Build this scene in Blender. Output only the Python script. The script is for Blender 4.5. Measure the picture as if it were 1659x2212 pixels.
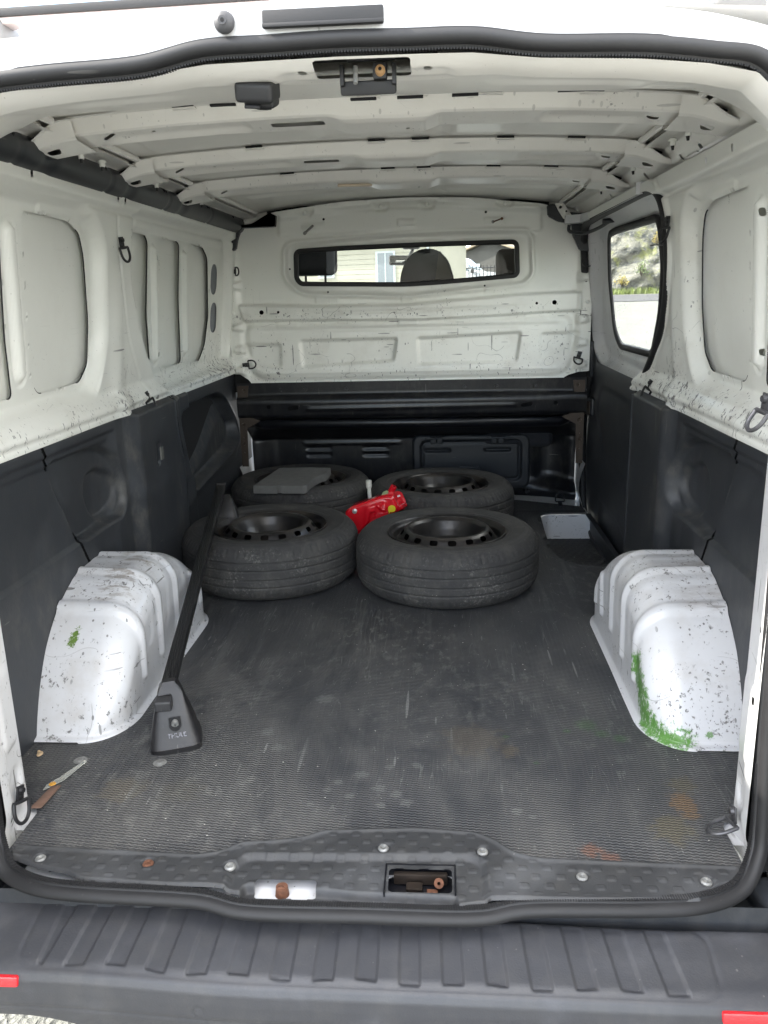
import bpy, bmesh, math, random
import numpy as np
from mathutils import Vector, Matrix
random.seed(4)
for o in list(bpy.data.objects): bpy.data.objects.remove(o)
S = bpy.context.scene
C = bpy.context.collection
rad = math.radians

# ------------------------------------------------------------------ camera
cd = bpy.data.cameras.new('camera'); cam = bpy.data.objects.new('camera', cd); C.objects.link(cam)
yaw, pitch, roll = 0.0717, 0.2593, -0.0252
cy, sy, cp, sp = math.cos(yaw), math.sin(yaw), math.cos(pitch), math.sin(pitch)
fw = Vector((-sy*cp, cy*cp, -sp)); rt = Vector((cy, sy, 0)); up = rt.cross(fw)
r2 = rt*math.cos(roll)+up*math.sin(roll); u2 = -rt*math.sin(roll)+up*math.cos(roll)
M = Matrix(((r2.x, u2.x, -fw.x, 0.1474), (r2.y, u2.y, -fw.y, -1.3193), (r2.z, u2.z, -fw.z, 1.0301), (0, 0, 0, 1)))
cam.matrix_world = M
cd.sensor_fit = 'VERTICAL'; cd.sensor_height = 36; cd.lens = 36*1754.3/2212
cd.clip_start = .02; cd.clip_end = 900
S.camera = cam
# ------------------------------------------------------------------ light
SUN = Vector((-.80, -.035, .66)).normalized()
sl = bpy.data.lights.new('sun', 'SUN'); so = bpy.data.objects.new('sun', sl); C.objects.link(so)
sl.energy = 2.3; sl.angle = rad(.6); sl.color = (1, .95, .87)
so.rotation_euler = SUN.to_track_quat('Z', 'Y').to_euler()
W = bpy.data.worlds.new('World'); S.world = W; W.use_nodes = True
nt = W.node_tree; nt.nodes.clear()
wo = nt.nodes.new('ShaderNodeOutputWorld'); bg = nt.nodes.new('ShaderNodeBackground')
sk = nt.nodes.new('ShaderNodeTexSky'); sk.sky_type = 'NISHITA'; sk.sun_disc = False
sk.sun_elevation = math.asin(SUN.z); sk.sun_rotation = math.atan2(SUN.x, SUN.y)
tc = nt.nodes.new('ShaderNodeTexCoord'); mp = nt.nodes.new('ShaderNodeMapping'); mp.inputs['Scale'].default_value = (1, 1, 2.6)
mp.inputs['Location'].default_value = (1.2, .6, .4)
nz = nt.nodes.new('ShaderNodeTexNoise'); nz.inputs['Scale'].default_value = 2.3; nz.inputs['Detail'].default_value = 8; nz.inputs['Roughness'].default_value = .55
cr = nt.nodes.new('ShaderNodeValToRGB'); cr.color_ramp.elements[0].position = .43; cr.color_ramp.elements[1].position = .55
mx = nt.nodes.new('ShaderNodeMix'); mx.data_type = 'RGBA'
nt.links.new(tc.outputs['Generated'], mp.inputs[0]); nt.links.new(mp.outputs[0], nz.inputs['Vector'])
nt.links.new(nz.outputs['Fac'], cr.inputs[0]); nt.links.new(cr.outputs[0], mx.inputs['Factor'])
nt.links.new(sk.outputs[0], mx.inputs['A']); mx.inputs['B'].default_value = (8.9, 8.6, 8.2, 1)
nt.links.new(mx.outputs['Result'], bg.inputs[0]); bg.inputs[1].default_value = .15
nt.links.new(bg.outputs[0], wo.inputs[0])
vs = S.view_settings; vs.view_transform = 'Standard'; vs.look = 'None'; vs.gamma = 1; vs.use_curve_mapping = False; vs.exposure = 2.72
S.render.engine = 'CYCLES'
S.cycles.max_bounces = 10; S.cycles.diffuse_bounces = 9; S.cycles.glossy_bounces = 4; S.cycles.transmission_bounces = 8; S.cycles.transparent_max_bounces = 12

# ------------------------------------------------------------------ node helpers
class NT:
    def __init__(s, name):
        s.m = bpy.data.materials.new(name); s.m.use_nodes = True; s.t = s.m.node_tree
        s.b = s.t.nodes['Principled BSDF']
    def n(s, typ, ins=None, **kw):
        x = s.t.nodes.new('ShaderNode'+typ)
        for k, v in kw.items(): setattr(x, k, v)
        for k, v in (ins or {}).items(): s.set(x.inputs[k], v)
        return x
    def set(s, sock, v):
        if hasattr(v, 'is_output'): s.t.links.new(v, sock)
        elif hasattr(v, 'outputs'): s.t.links.new(v.outputs[0], sock)
        elif isinstance(v, (tuple, list)) and len(v) == 3 and len(sock.default_value) == 4: sock.default_value = (*v, 1)
        else: sock.default_value = v
    def math(s, op, a, b=0., c=None):
        x = s.n('Math', operation=op); s.set(x.inputs[0], a); s.set(x.inputs[1], b)
        if c is not None: s.set(x.inputs[2], c)
        return x.outputs[0]
    def mix(s, f, a, b):
        x = s.n('Mix', data_type='RGBA'); s.set(x.inputs['Factor'], f); s.set(x.inputs['A'], a); s.set(x.inputs['B'], b)
        return x.outputs['Result']
    def co(s, scale=(1, 1, 1), rot=(0, 0, 0), loc=(0, 0, 0)):
        t = s.n('TexCoord'); m = s.n('Mapping'); s.t.links.new(t.outputs['Object'], m.inputs[0])
        m.inputs['Scale'].default_value = scale; m.inputs['Rotation'].default_value = rot; m.inputs['Location'].default_value = loc
        return m.outputs[0]
    def noise(s, scale, v=None, detail=3, rough=.5, dist=0.):
        x = s.n('TexNoise', {'Scale': scale, 'Detail': detail, 'Roughness': rough, 'Distortion': dist})
        s.set(x.inputs['Vector'], v if v is not None else s.co()); return x.outputs['Fac']
    def ramp(s, f, lo, hi):
        x = s.n('MapRange', {'From Min': lo, 'From Max': hi}); x.interpolation_type = 'SMOOTHSTEP'; s.set(x.inputs['Value'], f); return x.outputs[0]
    def attr(s, name):
        return s.n('Attribute', attribute_name=name).outputs['Fac']
    def line(s, scale, v, eps, mscale, mlo, mhi, seed=0.):   # broken contour lines of a noise = scratches
        a = s.noise(scale, v, 1, .3, .1)
        d = s.math('ABSOLUTE', s.math('SUBTRACT', a, .5))
        l = s.math('LESS_THAN', d, eps)
        m = s.ramp(s.noise(mscale, s.co(loc=(seed+3, seed, 1)), 2), mlo, mhi)
        return s.math('MULTIPLY', l, m)
    def dash(s, scale, co, r0, r1, keep, mscale, mlo, mhi, seed=0.):   # short straight scratches: stretched voronoi cells
        v = s.n('TexVoronoi', {'Scale': scale}); s.set(v.inputs['Vector'], co)
        c = s.n('SeparateColor'); s.t.links.new(v.outputs['Color'], c.inputs[0])
        rad_ = s.math('ADD', s.math('MULTIPLY', c.outputs[0], r1-r0), r0)
        k = s.math('MULTIPLY', s.math('LESS_THAN', v.outputs['Distance'], rad_), s.math('LESS_THAN', c.outputs[1], keep))
        m = s.ramp(s.noise(mscale, s.co(loc=(seed+3, seed, 1)), 3, .6), mlo, mhi)
        return s.math('MULTIPLY', k, m)
    def bump(s, h, dist=.001, strength=1., prev=None):
        x = s.n('Bump', {'Strength': strength, 'Distance': dist, 'Height': h})
        if prev is not None: s.set(x.inputs['Normal'], prev)
        return x.outputs[0]
    def fin(s, col, rough, normal=None, metal=0., **kw):
        s.set(s.b.inputs['Base Color'], col); s.set(s.b.inputs['Roughness'], rough); s.set(s.b.inputs['Metallic'], metal)
        if normal is not None: s.set(s.b.inputs['Normal'], normal)
        for k, v in kw.items(): s.set(s.b.inputs[k.replace('_', ' ')], v)
        return s.m

def white_paint(name, col=(.80, .805, .755), wearscale=1., bluish=False):
    t = NT(name); c = t.co()
    w = t.attr('wear')
    base = t.mix(t.noise(3, c, 3), col, tuple(x*.93 for x in col))
    # dirt film where it is worn
    dirt = t.math('MULTIPLY', t.ramp(t.noise(7, c, 6, .65), .45, .75), t.math('MULTIPLY', w, .5))
    base = t.mix(dirt, base, (.36, .32, .27))
    # chips to the grey primer
    th = t.math('SUBTRACT', .79, t.math('MULTIPLY', w, .23))
    chip = t.math('GREATER_THAN', t.noise(34, t.co(scale=(1, 1, .8)), 9, .74), th)
    chip = t.math('MULTIPLY', chip, t.math('GREATER_THAN', w, .04))
    # scratches and scuff marks in two directions
    l1 = t.dash(62, t.co(scale=(1, 1, .07), rot=(.35, .3, .2)), .03, .20, .6, 5, .36, .56)
    l2 = t.dash(66, t.co(scale=(.10, .06, 1), rot=(.15, .1, .4)), .03, .20, .6, 6, .36, .56, 5.)
    l3 = t.dash(120, t.co(scale=(.5, .15, .25), rot=(.8, .4, 0)), .03, .20, .4, 9, .44, .60, 9.)
    l = t.math('MAXIMUM', t.math('MAXIMUM', l1, l2), l3)
    wl = t.ramp(w, .08, .45)
    l = t.math('MULTIPLY', l, wl)
    c2 = t.math('GREATER_THAN', t.noise(100, t.co(scale=(1, 1, .7)), 5, .65), .625)
    c2 = t.math('MULTIPLY', c2, t.ramp(t.math('ADD', t.noise(8, c, 5, .7), t.math('MULTIPLY', w, .30)), .62, .74))
    l4 = t.math('MULTIPLY', t.line(7, t.co(scale=(1, .9, 1.3), rot=(.4, .2, 0)), .0016, 7, .50, .56, 2.), t.ramp(w, .15, .5))
    mk = t.math('MAXIMUM', t.math('MAXIMUM', chip, c2), t.math('MAXIMUM', l, l4))
    base = t.mix(mk, base, t.mix(t.noise(60, c, 2), (.09, .09, .09), (.34, .335, .33)))
    speck = t.math('GREATER_THAN', t.noise(150, c, 2), .755)
    base = t.mix(t.math('MULTIPLY', speck, .5), base, (.2, .19, .17))
    nb = t.bump(t.noise(14, c, 2), .0016, .5)
    nb = t.bump(mk, -.0004, 1., nb)
    return t.fin(base, t.mix(mk, (.34,)*3, (.7,)*3), nb, Coat_Weight=.25, Coat_Roughness=.12)

def plastic(name, col, rough=.5, grain=.0003, dust=.5, gscale=900):
    t = NT(name); c = t.co()
    d = t.math('MULTIPLY', t.ramp(t.noise(5, c, 6, .62), .46, .78), dust)
    w = t.attr('wear')
    base = t.mix(d, col, tuple(x*2.1+.008 for x in col))
    sc = t.dash(60, t.co(scale=(1, 1, .06), rot=(.5, .3, .2)), .02, .13, .5, 5, .42, .62)
    sc2 = t.dash(60, t.co(scale=(.07, .08, 1), rot=(.5, .1, .3)), .02, .13, .5, 5, .42, .62, 4.)
    sm = t.math('MULTIPLY', t.math('MAXIMUM', sc, sc2), t.math('ADD', t.math('MULTIPLY', w, .9), .30))
    base = t.mix(sm, base, (.16, .155, .145))
    hz = t.math('MULTIPLY', t.math('MULTIPLY', w, .38), t.ramp(t.noise(22, t.co(scale=(1, 1, .5), rot=(.6, 0, 0)), 7, .7), .42, .7))
    base = t.mix(hz, base, (.15, .14, .12))
    nb = t.bump(t.noise(gscale/3, c, 2), grain, 1.)
    return t.fin(base, t.math('ADD', rough, t.math('MULTIPLY', d, .2)), nb)

def simple(name, col, rough=.5, metal=0., nscale=20, var=.25, bump=0., **kw):
    t = NT(name); c = t.co()
    base = t.mix(t.noise(nscale, c, 4), tuple(x*(1-var) for x in col), tuple(min(1, x*(1+var)) for x in col))
    nb = t.bump(t.noise(nscale*8, c, 3), bump, 1.) if bump else None
    return t.fin(base, rough, nb, metal, **kw)

MAT = {}
MAT['white'] = white_paint('interior_white_paint')
MAT['ivory'] = white_paint('roof_paint', (.80, .785, .74))
MAT['evened_white'] = white_paint('light_evened_white', (.62, .625, .635))  # same white as the walls, darker and bluer for the light near the rear
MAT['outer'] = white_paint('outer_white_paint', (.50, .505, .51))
MAT['trim'] = plastic('black_trim_plastic', (.026, .029, .034), .50)
MAT['trim2'] = plastic('dusty_trim_plastic', (.030, .031, .033), .55, dust=1.)
MAT['duct'] = plastic('duct_plastic', (.016, .018, .022), .42, dust=.2)
MAT['seal'] = plastic('rubber_seal', (.011, .011, .012), .60, dust=.4, grain=.0001)
MAT['blackpaint'] = plastic('black_gloss_paint', (.005, .0055, .008), .34, grain=.00003, dust=.25)
MAT['hatch'] = plastic('hatch_plastic', (.011, .013, .017), .5, dust=.1)
MAT['steel'] = simple('bare_steel', (.075, .060, .050), .4, .8, 14, .3, .0002)
MAT['zinc'] = simple('zinc_screw', (.26, .26, .25), .6, .5, 90, .6, .0006)
MAT['chrome'] = simple('bright_bolt', (.62, .63, .62), .28, .8, 60, .2)
MAT['rust'] = simple('rusty_steel', (.13, .055, .03), .85, .1, 120, .6, .0005)
MAT['hole'] = simple('cavity_shade', (.01, .01, .011), .9)  # near-black colour standing in for shade inside holes and gaps
MAT['black'] = simple('black_plastic', (.009, .009, .010), .55, 0, 30, .2, .0001)
MAT['reflector'] = simple('red_reflector', (.62, .012, .02), .18, 0, 200, .3, .0006, Coat_Weight=1.)
MAT['iron'] = simple('black_iron', (.02, .02, .022), .4, .3, 60, .5, .0003)
MAT['wornring'] = simple('worn_ring_steel', (.09, .09, .095), .4, .6, 40, .8, .0004)
def glass():
    t = NT('window_glass'); t.b.inputs['Base Color'].default_value = (.93, .97, .95, 1)
    tr = t.n('BsdfTransparent', {'Color': (.90, .93, .91, 1)}); gl = t.n('BsdfGlossy', {'Color': (1, 1, 1, 1), 'Roughness': .02})
    lw = t.n('LayerWeight', {'Blend': .5}); mxs = t.n('MixShader'); t.set(mxs.inputs[0], t.math('ADD', t.math('MULTIPLY', t.math('POWER', lw.outputs['Facing'], 5.), .4), .007))
    t.set(mxs.inputs[1], tr.outputs[0]); t.set(mxs.inputs[2], gl.outputs[0])
    out = [n for n in t.t.nodes if n.type == 'OUTPUT_MATERIAL'][0]; t.t.links.new(mxs.outputs[0], out.inputs[0]); return t.m
MAT['glass'] = glass()

def mat_floor():
    t = NT('ribbed_rubber_mat'); c = t.co(); sx = t.n('SeparateXYZ', {'Vector': c})
    X, Y = sx.outputs[0], sx.outputs[1]
    base = t.mix(t.noise(2.2, c, 5), (.036, .038, .043), (.046, .048, .053))
    dust = t.ramp(t.noise(3.2, t.co(scale=(1.5, .7, 1)), 10, .76, .5), .35, .68)
    near = t.ramp(Y, 1.7, .2)
    dust = t.math('MULTIPLY', dust, t.math('ADD', t.math('MULTIPLY', near, .65), .35))
    base = t.mix(t.math('MULTIPLY', dust, .62), base, (.145, .140, .130))
    fdu = t.math('MULTIPLY', t.ramp(t.noise(30, t.co(scale=(1, .6, 1)), 7, .75), .50, .66), t.ramp(t.noise(1.6, c, 4), .38, .62))
    base = t.mix(t.math('MULTIPLY', fdu, .65), base, (.18, .178, .168))
    # dried mud patches and drops, stains with a shape of their own
    def blob(px, py, r, col, base, amt=.7, sc=14, ry=None):
        dx = t.math('DIVIDE', t.math('SUBTRACT', X, px), r); dy = t.math('DIVIDE', t.math('SUBTRACT', Y, py), ry or r)
        d = t.math('SQRT', t.math('ADD', t.math('MULTIPLY', dx, dx), t.math('MULTIPLY', dy, dy)))
        d = t.math('ADD', d, t.math('MULTIPLY', t.math('SUBTRACT', t.noise(sc*1.8, c, 7, .72), .5), 3.0))
        return t.mix(t.math('MULTIPLY', t.ramp(d, 1.05, .55), amt), base, col)
    base = blob(.22, .42, .085, (.13, .105, .075), base, .4)
    base = blob(.30, .38, .03, (.16, .12, .07), base, .4)
    base = blob(-.55, .20, .055, (.12, .105, .08), base, .6)
    base = blob(-.42, .20, .05, (.10, .095, .08), base, .5)
    base = blob(.645, .18, .028, (.17, .10, .045), base, .7, 30, .05)
    base = blob(.66, .25, .035, (.10, .085, .05), base, .6, 30)
    base = blob(.60, .10, .05, (.12, .10, .055), base, .55, 20)
    base = blob(.43, .03, .022, (.15, .075, .05), base, .8, 45)
    base = blob(.46, .012, .02, (.14, .07, .05), base, .8, 60)
    for px, py, r in ((-.03, .27, .016), (-.08, .24, .012), (.01, .22, .016), (-.05, .19, .012), (.05, .20, .016), (.03, .30, .012), (-.1, .21, .01), (.07, .17, .016), (.02, .16, .012), (-.13, .16, .01), (.09, .31, .014), (.30, .15, .014), (.33, .13, .01), (-.16, .62, .03), (-.28, .45, .02), (-.24, .38, .018)):
        base = blob(px, py, r, (.16, .16, .155), base, .6, 60)
    for px, py, r in ((.30, .44, .010), (.50, .50, .030), (.53, .46, .02), (.36, .33, .008), (.57, .44, .02), (.45, .47, .012)):
        base = blob(px, py, r, (.05, .12, .035), base, .42, 160)
    # drag marks along the length, fine crumbs
    dr = t.math('MAXIMUM', t.line(5, t.co(scale=(9., .5, 1)), .006, 6, .50, .62), t.line(3, t.co(scale=(16., 1.1, 1)), .005, 9, .52, .62, 7.))
    base = t.mix(t.math('MULTIPLY', dr, .5), base, (.2, .2, .19))
    band = t.ramp(t.noise(6, t.co(scale=(3.4, .22, 1), rot=(0, 0, -.05)), 4, .6), .55, .75)
    base = t.mix(t.math('MULTIPLY', band, .45), base, (.15, .15, .143))
    st = t.dash(34, t.co(scale=(1, .05, .2), rot=(0, 0, .06)), .02, .14, .5, 3, .36, .60); base = t.mix(t.math('MULTIPLY', st, .75), base, (.24, .24, .23))
    st = t.dash(40, t.co(scale=(1, .12, .2), rot=(0, 0, -.25)), .02, .12, .5, 4, .40, .62, 3.); base = t.mix(t.math('MULTIPLY', st, .6), base, (.27, .27, .26))
    cr_ = t.math('MAXIMUM', t.math('GREATER_THAN', t.noise(170, c, 1), .79), t.dash(60, t.co(scale=(1, 1, .1)), .04, .13, .10, 3, .3, .5, 8.))
    base = t.mix(cr_, base, (.50, .48, .44))
    # fine ribs with small jogs (3-4 mm pitch)
    xs = t.math('PINGPONG', t.math('MULTIPLY', X, 1.), .0065)
    ys = t.math('ADD', t.math('ADD', Y, t.math('MULTIPLY', xs, .42)), t.math('MULTIPLY', X, .11))
    wv = t.math('SINE', t.math('MULTIPLY', ys, 2*math.pi/.0082))
    wv = t.math('ADD', t.math('MULTIPLY', wv, .5), .5)
    base = t.mix(t.math('MULTIPLY', t.ramp(wv, .45, .0), .55), base, (.010, .011, .013))
    nb = t.bump(wv, .0016, 1.); nb = t.bump(t.noise(2.5, c, 2), .006, .5, nb)
    return t.fin(base, t.mix(dust, (.5,)*3, (.8,)*3), nb)
MAT['floor'] = mat_floor()

def mat_tyre():
    t = NT('tyre_rubber'); c = t.co(); w = t.attr('wear')
    base = t.mix(t.noise(6, c, 5, .6), (.024, .024, .025), (.042, .041, .040))
    sp = t.ramp(t.noise(85, c, 6, .8), .50, .66)
    pat = t.ramp(t.noise(11, c, 3, .6), .35, .70)
    base = t.mix(t.math('MULTIPLY', t.math('MULTIPLY', sp, pat), t.math('MULTIPLY', w, .8)), base, (.20, .195, .18))
    sw = t.ramp(t.noise(14, t.co(scale=(1, 1, .6)), 6, .7), .45, .68); base = t.mix(t.math('MULTIPLY', sw, .35), base, (.10, .095, .085))
    big = t.math('GREATER_THAN', t.noise(95, c, 2), .76)
    base = t.mix(t.math('MULTIPLY', big, t.math('MULTIPLY', w, .7)), base, (.34, .33, .30))
    nb = t.bump(t.noise(200, c, 3), .0006, 1.)
    return t.fin(base, .78, nb)
MAT['tyre'] = mat_tyre()
def mat_rim():
    t = NT('black_steel_rim'); c = t.co()
    d = t.ramp(t.noise(9, c, 6, .65), .42, .70)
    base = t.mix(t.math('MULTIPLY', d, .7), (.012, .0115, .012), (.060, .048, .038))
    r = t.math('GREATER_THAN', t.noise(40, c, 6, .7), .70)
    base = t.mix(r, base, (.12, .055, .03))
    return t.fin(base, t.mix(d, (.28,)*3, (.7,)*3), t.bump(t.noise(90, c, 3), .0003, 1.))
MAT['rim'] = mat_rim()

# ------------------------------------------------------------------ mesh helpers
def link(name, me, mat, parent=None, label=None, smooth=True, kind=None, cat=None, group=None, loc=None):
    o = bpy.data.objects.new(name, me); C.objects.link(o)
    if mat is not None: me.materials.append(MAT[mat] if isinstance(mat, str) else mat)
    if smooth and len(me.polygons): me.polygons.foreach_set('use_smooth', [True]*len(me.polygons))
    if parent is not None: o.parent = parent
    tag(o, label, cat, group, kind)
    if loc is not None: o.location = loc
    return o
def tag(o, label=None, cat=None, group=None, kind=None):
    if label: o['label'] = label
    if cat: o['category'] = cat
    if group: o['group'] = group
    if kind: o['kind'] = kind
    return o
def empty(name, loc, label, cat, group=None, rot=(0, 0, 0)):
    o = bpy.data.objects.new(name, None); C.objects.link(o); o.location = loc; o.rotation_euler = rot
    o.empty_display_size = .05
    return tag(o, label, cat, group)
class B:
    """collects shapes in one bmesh"""
    def __init__(s): s.b = bmesh.new()
    def _add(s, t, mtx=None):
        if mtx is not None: t.transform(mtx)
        me = bpy.data.meshes.new('t'); t.to_mesh(me); t.free(); s.b.from_mesh(me); bpy.data.meshes.remove(me)
    def box(s, c, d, rot=(0, 0, 0), bev=0., seg=2, taper=None):
        t = bmesh.new(); bmesh.ops.create_cube(t, size=1)
        bmesh.ops.scale(t, vec=d, verts=t.verts)
        if taper:
            for v in t.verts:
                if v.co.z > 0: v.co.x *= taper[0]; v.co.y *= taper[1]
        if bev: bmesh.ops.bevel(t, geom=list(t.edges), offset=bev, segments=seg, affect='EDGES', profile=.6)
        from mathutils import Euler
        s._add(t, Matrix.Translation(c) @ Euler(rot).to_matrix().to_4x4()); return s
    def cyl(s, a, b, r, r2=None, seg=20, cap=True):
        a = Vector(a); b = Vector(b); d = b-a; t = bmesh.new()
        bmesh.ops.create_cone(t, cap_ends=cap, segments=seg, radius1=r, radius2=r if r2 is None else r2, depth=d.length)
        s._add(t, Matrix.Translation((a+b)/2) @ d.to_track_quat('Z', 'Y').to_matrix().to_4x4()); return s
    def sph(s, c, r, sc=(1, 1, 1), seg=16):
        t = bmesh.new(); bmesh.ops.create_uvsphere(t, u_segments=seg, v_segments=seg//2+2, radius=r)
        s._add(t, Matrix.Translation(c) @ Matrix.Diagonal((*sc, 1))); return s
    def tube(s, pts, r, seg=10, closed=False, rs=None):
        P = [Vector(p) for p in pts]; n = len(P); b = s.b; rings = []
        pn = None
        for i, p in enumerate(P):
            if closed: tg = P[(i+1) % n]-P[i-1]
            else: tg = P[min(i+1, n-1)]-P[max(i-1, 0)]
            tg.normalize()
            if pn is None: pn = tg.orthogonal().normalized()
            pn = (pn-tg*pn.dot(tg)).normalized(); bn = tg.cross(pn)
            rr = rs[i] if rs else r
            rings.append([b.verts.new(p+(pn*math.cos(2*math.pi*k/seg)+bn*math.sin(2*math.pi*k/seg))*rr) for k in range(seg)])
        m = n if closed else n-1
        for i in range(m):
            A, Bq = rings[i], rings[(i+1) % n]
            for k in range(seg): b.faces.new((A[k], A[(k+1) % seg], Bq[(k+1) % seg], Bq[k]))
        if not closed: b.faces.new(rings[0][::-1]); b.faces.new(rings[-1])
        return s
    def prism(s, pts, h, mtx=None, bev=0.):
        """polygon in xy extruded by h in z"""
        t = bmesh.new(); vs_ = [t.verts.new((x, y, 0)) for x, y in pts]; f = t.faces.new(vs_)
        r = bmesh.ops.extrude_face_region(t, geom=[f]); bmesh.ops.translate(t, vec=(0, 0, h), verts=[v for v in r['geom'] if isinstance(v, bmesh.types.BMVert)])
        bmesh.ops.recalc_face_normals(t, faces=t.faces)
        if bev: bmesh.ops.bevel(t, geom=list(t.edges), offset=bev, segments=2, affect='EDGES')
        s._add(t, mtx); return s
    def lathe(s, prof, seg=48, mtx=None, closed=False):
        t = bmesh.new(); R = []
        for r, z in prof: R.append([t.verts.new((r*math.cos(2*math.pi*k/seg), r*math.sin(2*math.pi*k/seg), z)) for k in range(seg)])
        n = len(prof)
        for i in range(n if closed else n-1):
            for k in range(seg): t.faces.new((R[i][k], R[i][(k+1) % seg], R[(i+1) % n][(k+1) % seg], R[(i+1) % n][k]))
        s._add(t, mtx); return s
    def out(s, name, mat, parent=None, label=None, flat=False, **kw):
        me = bpy.data.meshes.new(name); bmesh.ops.recalc_face_normals(s.b, faces=s.b.faces)
        groups = islands(s.b) if parent is not None and name not in WHOLE else []
        if len(groups) > 1:
            first = None
            for g in groups:
                nb = bmesh.new(); mp_ = {v: nb.verts.new(v.co) for v in g}
                for f in {f for v in g for f in v.link_faces}: nb.faces.new([mp_[v] for v in f.verts])
                m2 = bpy.data.meshes.new(name); nb.to_mesh(m2); nb.free()
                o = link(name, m2, mat, parent, label, smooth=not flat, **kw); first = first or o
                if not flat: m2.set_sharp_from_angle(angle=rad(38))
            s.b.free(); return first
        s.b.to_mesh(me); s.b.free()
        o = link(name, me, mat, parent, label, smooth=not flat, **kw)
        if not flat: me.set_sharp_from_angle(angle=rad(38))
        return o
WHOLE = {'seal_teeth', 'latch_striker', 'courtesy_lamp', 'roof_rack_foot'}
def islands(b):
    seen = set(); isl = []
    for v in b.verts:
        if v in seen: continue
        st = [v]; seen.add(v); g = []
        while st:
            x = st.pop(); g.append(x)
            for e in x.link_edges:
                y = e.other_vert(x)
                if y not in seen: seen.add(y); st.append(y)
        isl.append(g)
    bb_ = []
    for g in isl:
        c = np.array([v.co[:] for v in g]); bb_.append([c.min(0)-.0006, c.max(0)+.0006, g])
    ch = True
    while ch:
        ch = False
        for i in range(len(bb_)):
            for j in range(i+1, len(bb_)):
                if (bb_[i][0] <= bb_[j][1]).all() and (bb_[j][0] <= bb_[i][1]).all():
                    A_, B_ = bb_[i], bb_[j]; bb_[i] = [np.minimum(A_[0], B_[0]), np.maximum(A_[1], B_[1]), A_[2]+B_[2]]; del bb_[j]; ch = True; break
            if ch: break
    return [x[2] for x in bb_]

def sm(x): x = np.clip(x, 0, 1); return x*x*(3-2*x)
def ins(s, w): return sm(.5-s/w)            # 1 inside, 0 outside, w = width of the slope
def fillet(P, r, n=5):
    P = [np.array(p, float) for p in P]; out = []
    for i in range(len(P)):
        a, b, c = P[i-1], P[i], P[(i+1) % len(P)]
        u = a-b; v = c-b; lu, lv = np.linalg.norm(u), np.linalg.norm(v); rr = min(r, lu*.45, lv*.45)
        p, q = b+u/lu*rr, b+v/lv*rr
        for k in range(n+1):
            t = k/n; out.append((1-t)**2*p+2*t*(1-t)*b+t*t*q)
    return np.array(out)
def poly(U, V, P, r=0):
    P = fillet(P, r) if r else np.array(P, float)
    d = np.full(U.shape, 1e9); s = np.ones(U.shape); n = len(P); j = n-1
    for i in range(n):
        ex, ey = P[j]-P[i]; wx, wy = U-P[i][0], V-P[i][1]
        t = np.clip((wx*ex+wy*ey)/(ex*ex+ey*ey+1e-12), 0, 1)
        d = np.minimum(d, (wx-ex*t)**2+(wy-ey*t)**2)
        c1 = V >= P[i][1]; c2 = V < P[j][1]; c3 = ex*wy > ey*wx
        flip = (c1 & c2 & c3) | (~c1 & ~c2 & ~c3); s = np.where(flip, -s, s); j = i
    return s*np.sqrt(d)
def cap(U, V, a, b, r):
    ax, ay = a; bx, by = b; ex, ey = bx-ax, by-ay
    t = np.clip(((U-ax)*ex+(V-ay)*ey)/(ex*ex+ey*ey+1e-12), 0, 1)
    return np.hypot(U-ax-ex*t, V-ay-ey*t)-r
def rr(U, V, x0, x1, y0, y1, r):
    qx = np.abs(U-(x0+x1)/2)-(x1-x0)/2+r; qy = np.abs(V-(y0+y1)/2)-(y1-y0)/2+r
    return np.hypot(np.maximum(qx, 0), np.maximum(qy, 0))+np.minimum(np.maximum(qx, qy), 0)-r
def vnoise(U, V, sc, seed=0):
    rng = np.random.RandomState(seed); g = rng.rand(64, 64)
    x, y = U*sc, V*sc; i, j = np.floor(x).astype(int), np.floor(y).astype(int); fx, fy = sm(x-i), sm(y-j)
    G = lambda a, b: g[a % 64, b % 64]
    return (G(i, j)*(1-fx)+G(i+1, j)*fx)*(1-fy)+(G(i, j+1)*(1-fx)+G(i+1, j+1)*fx)*fy
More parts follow.
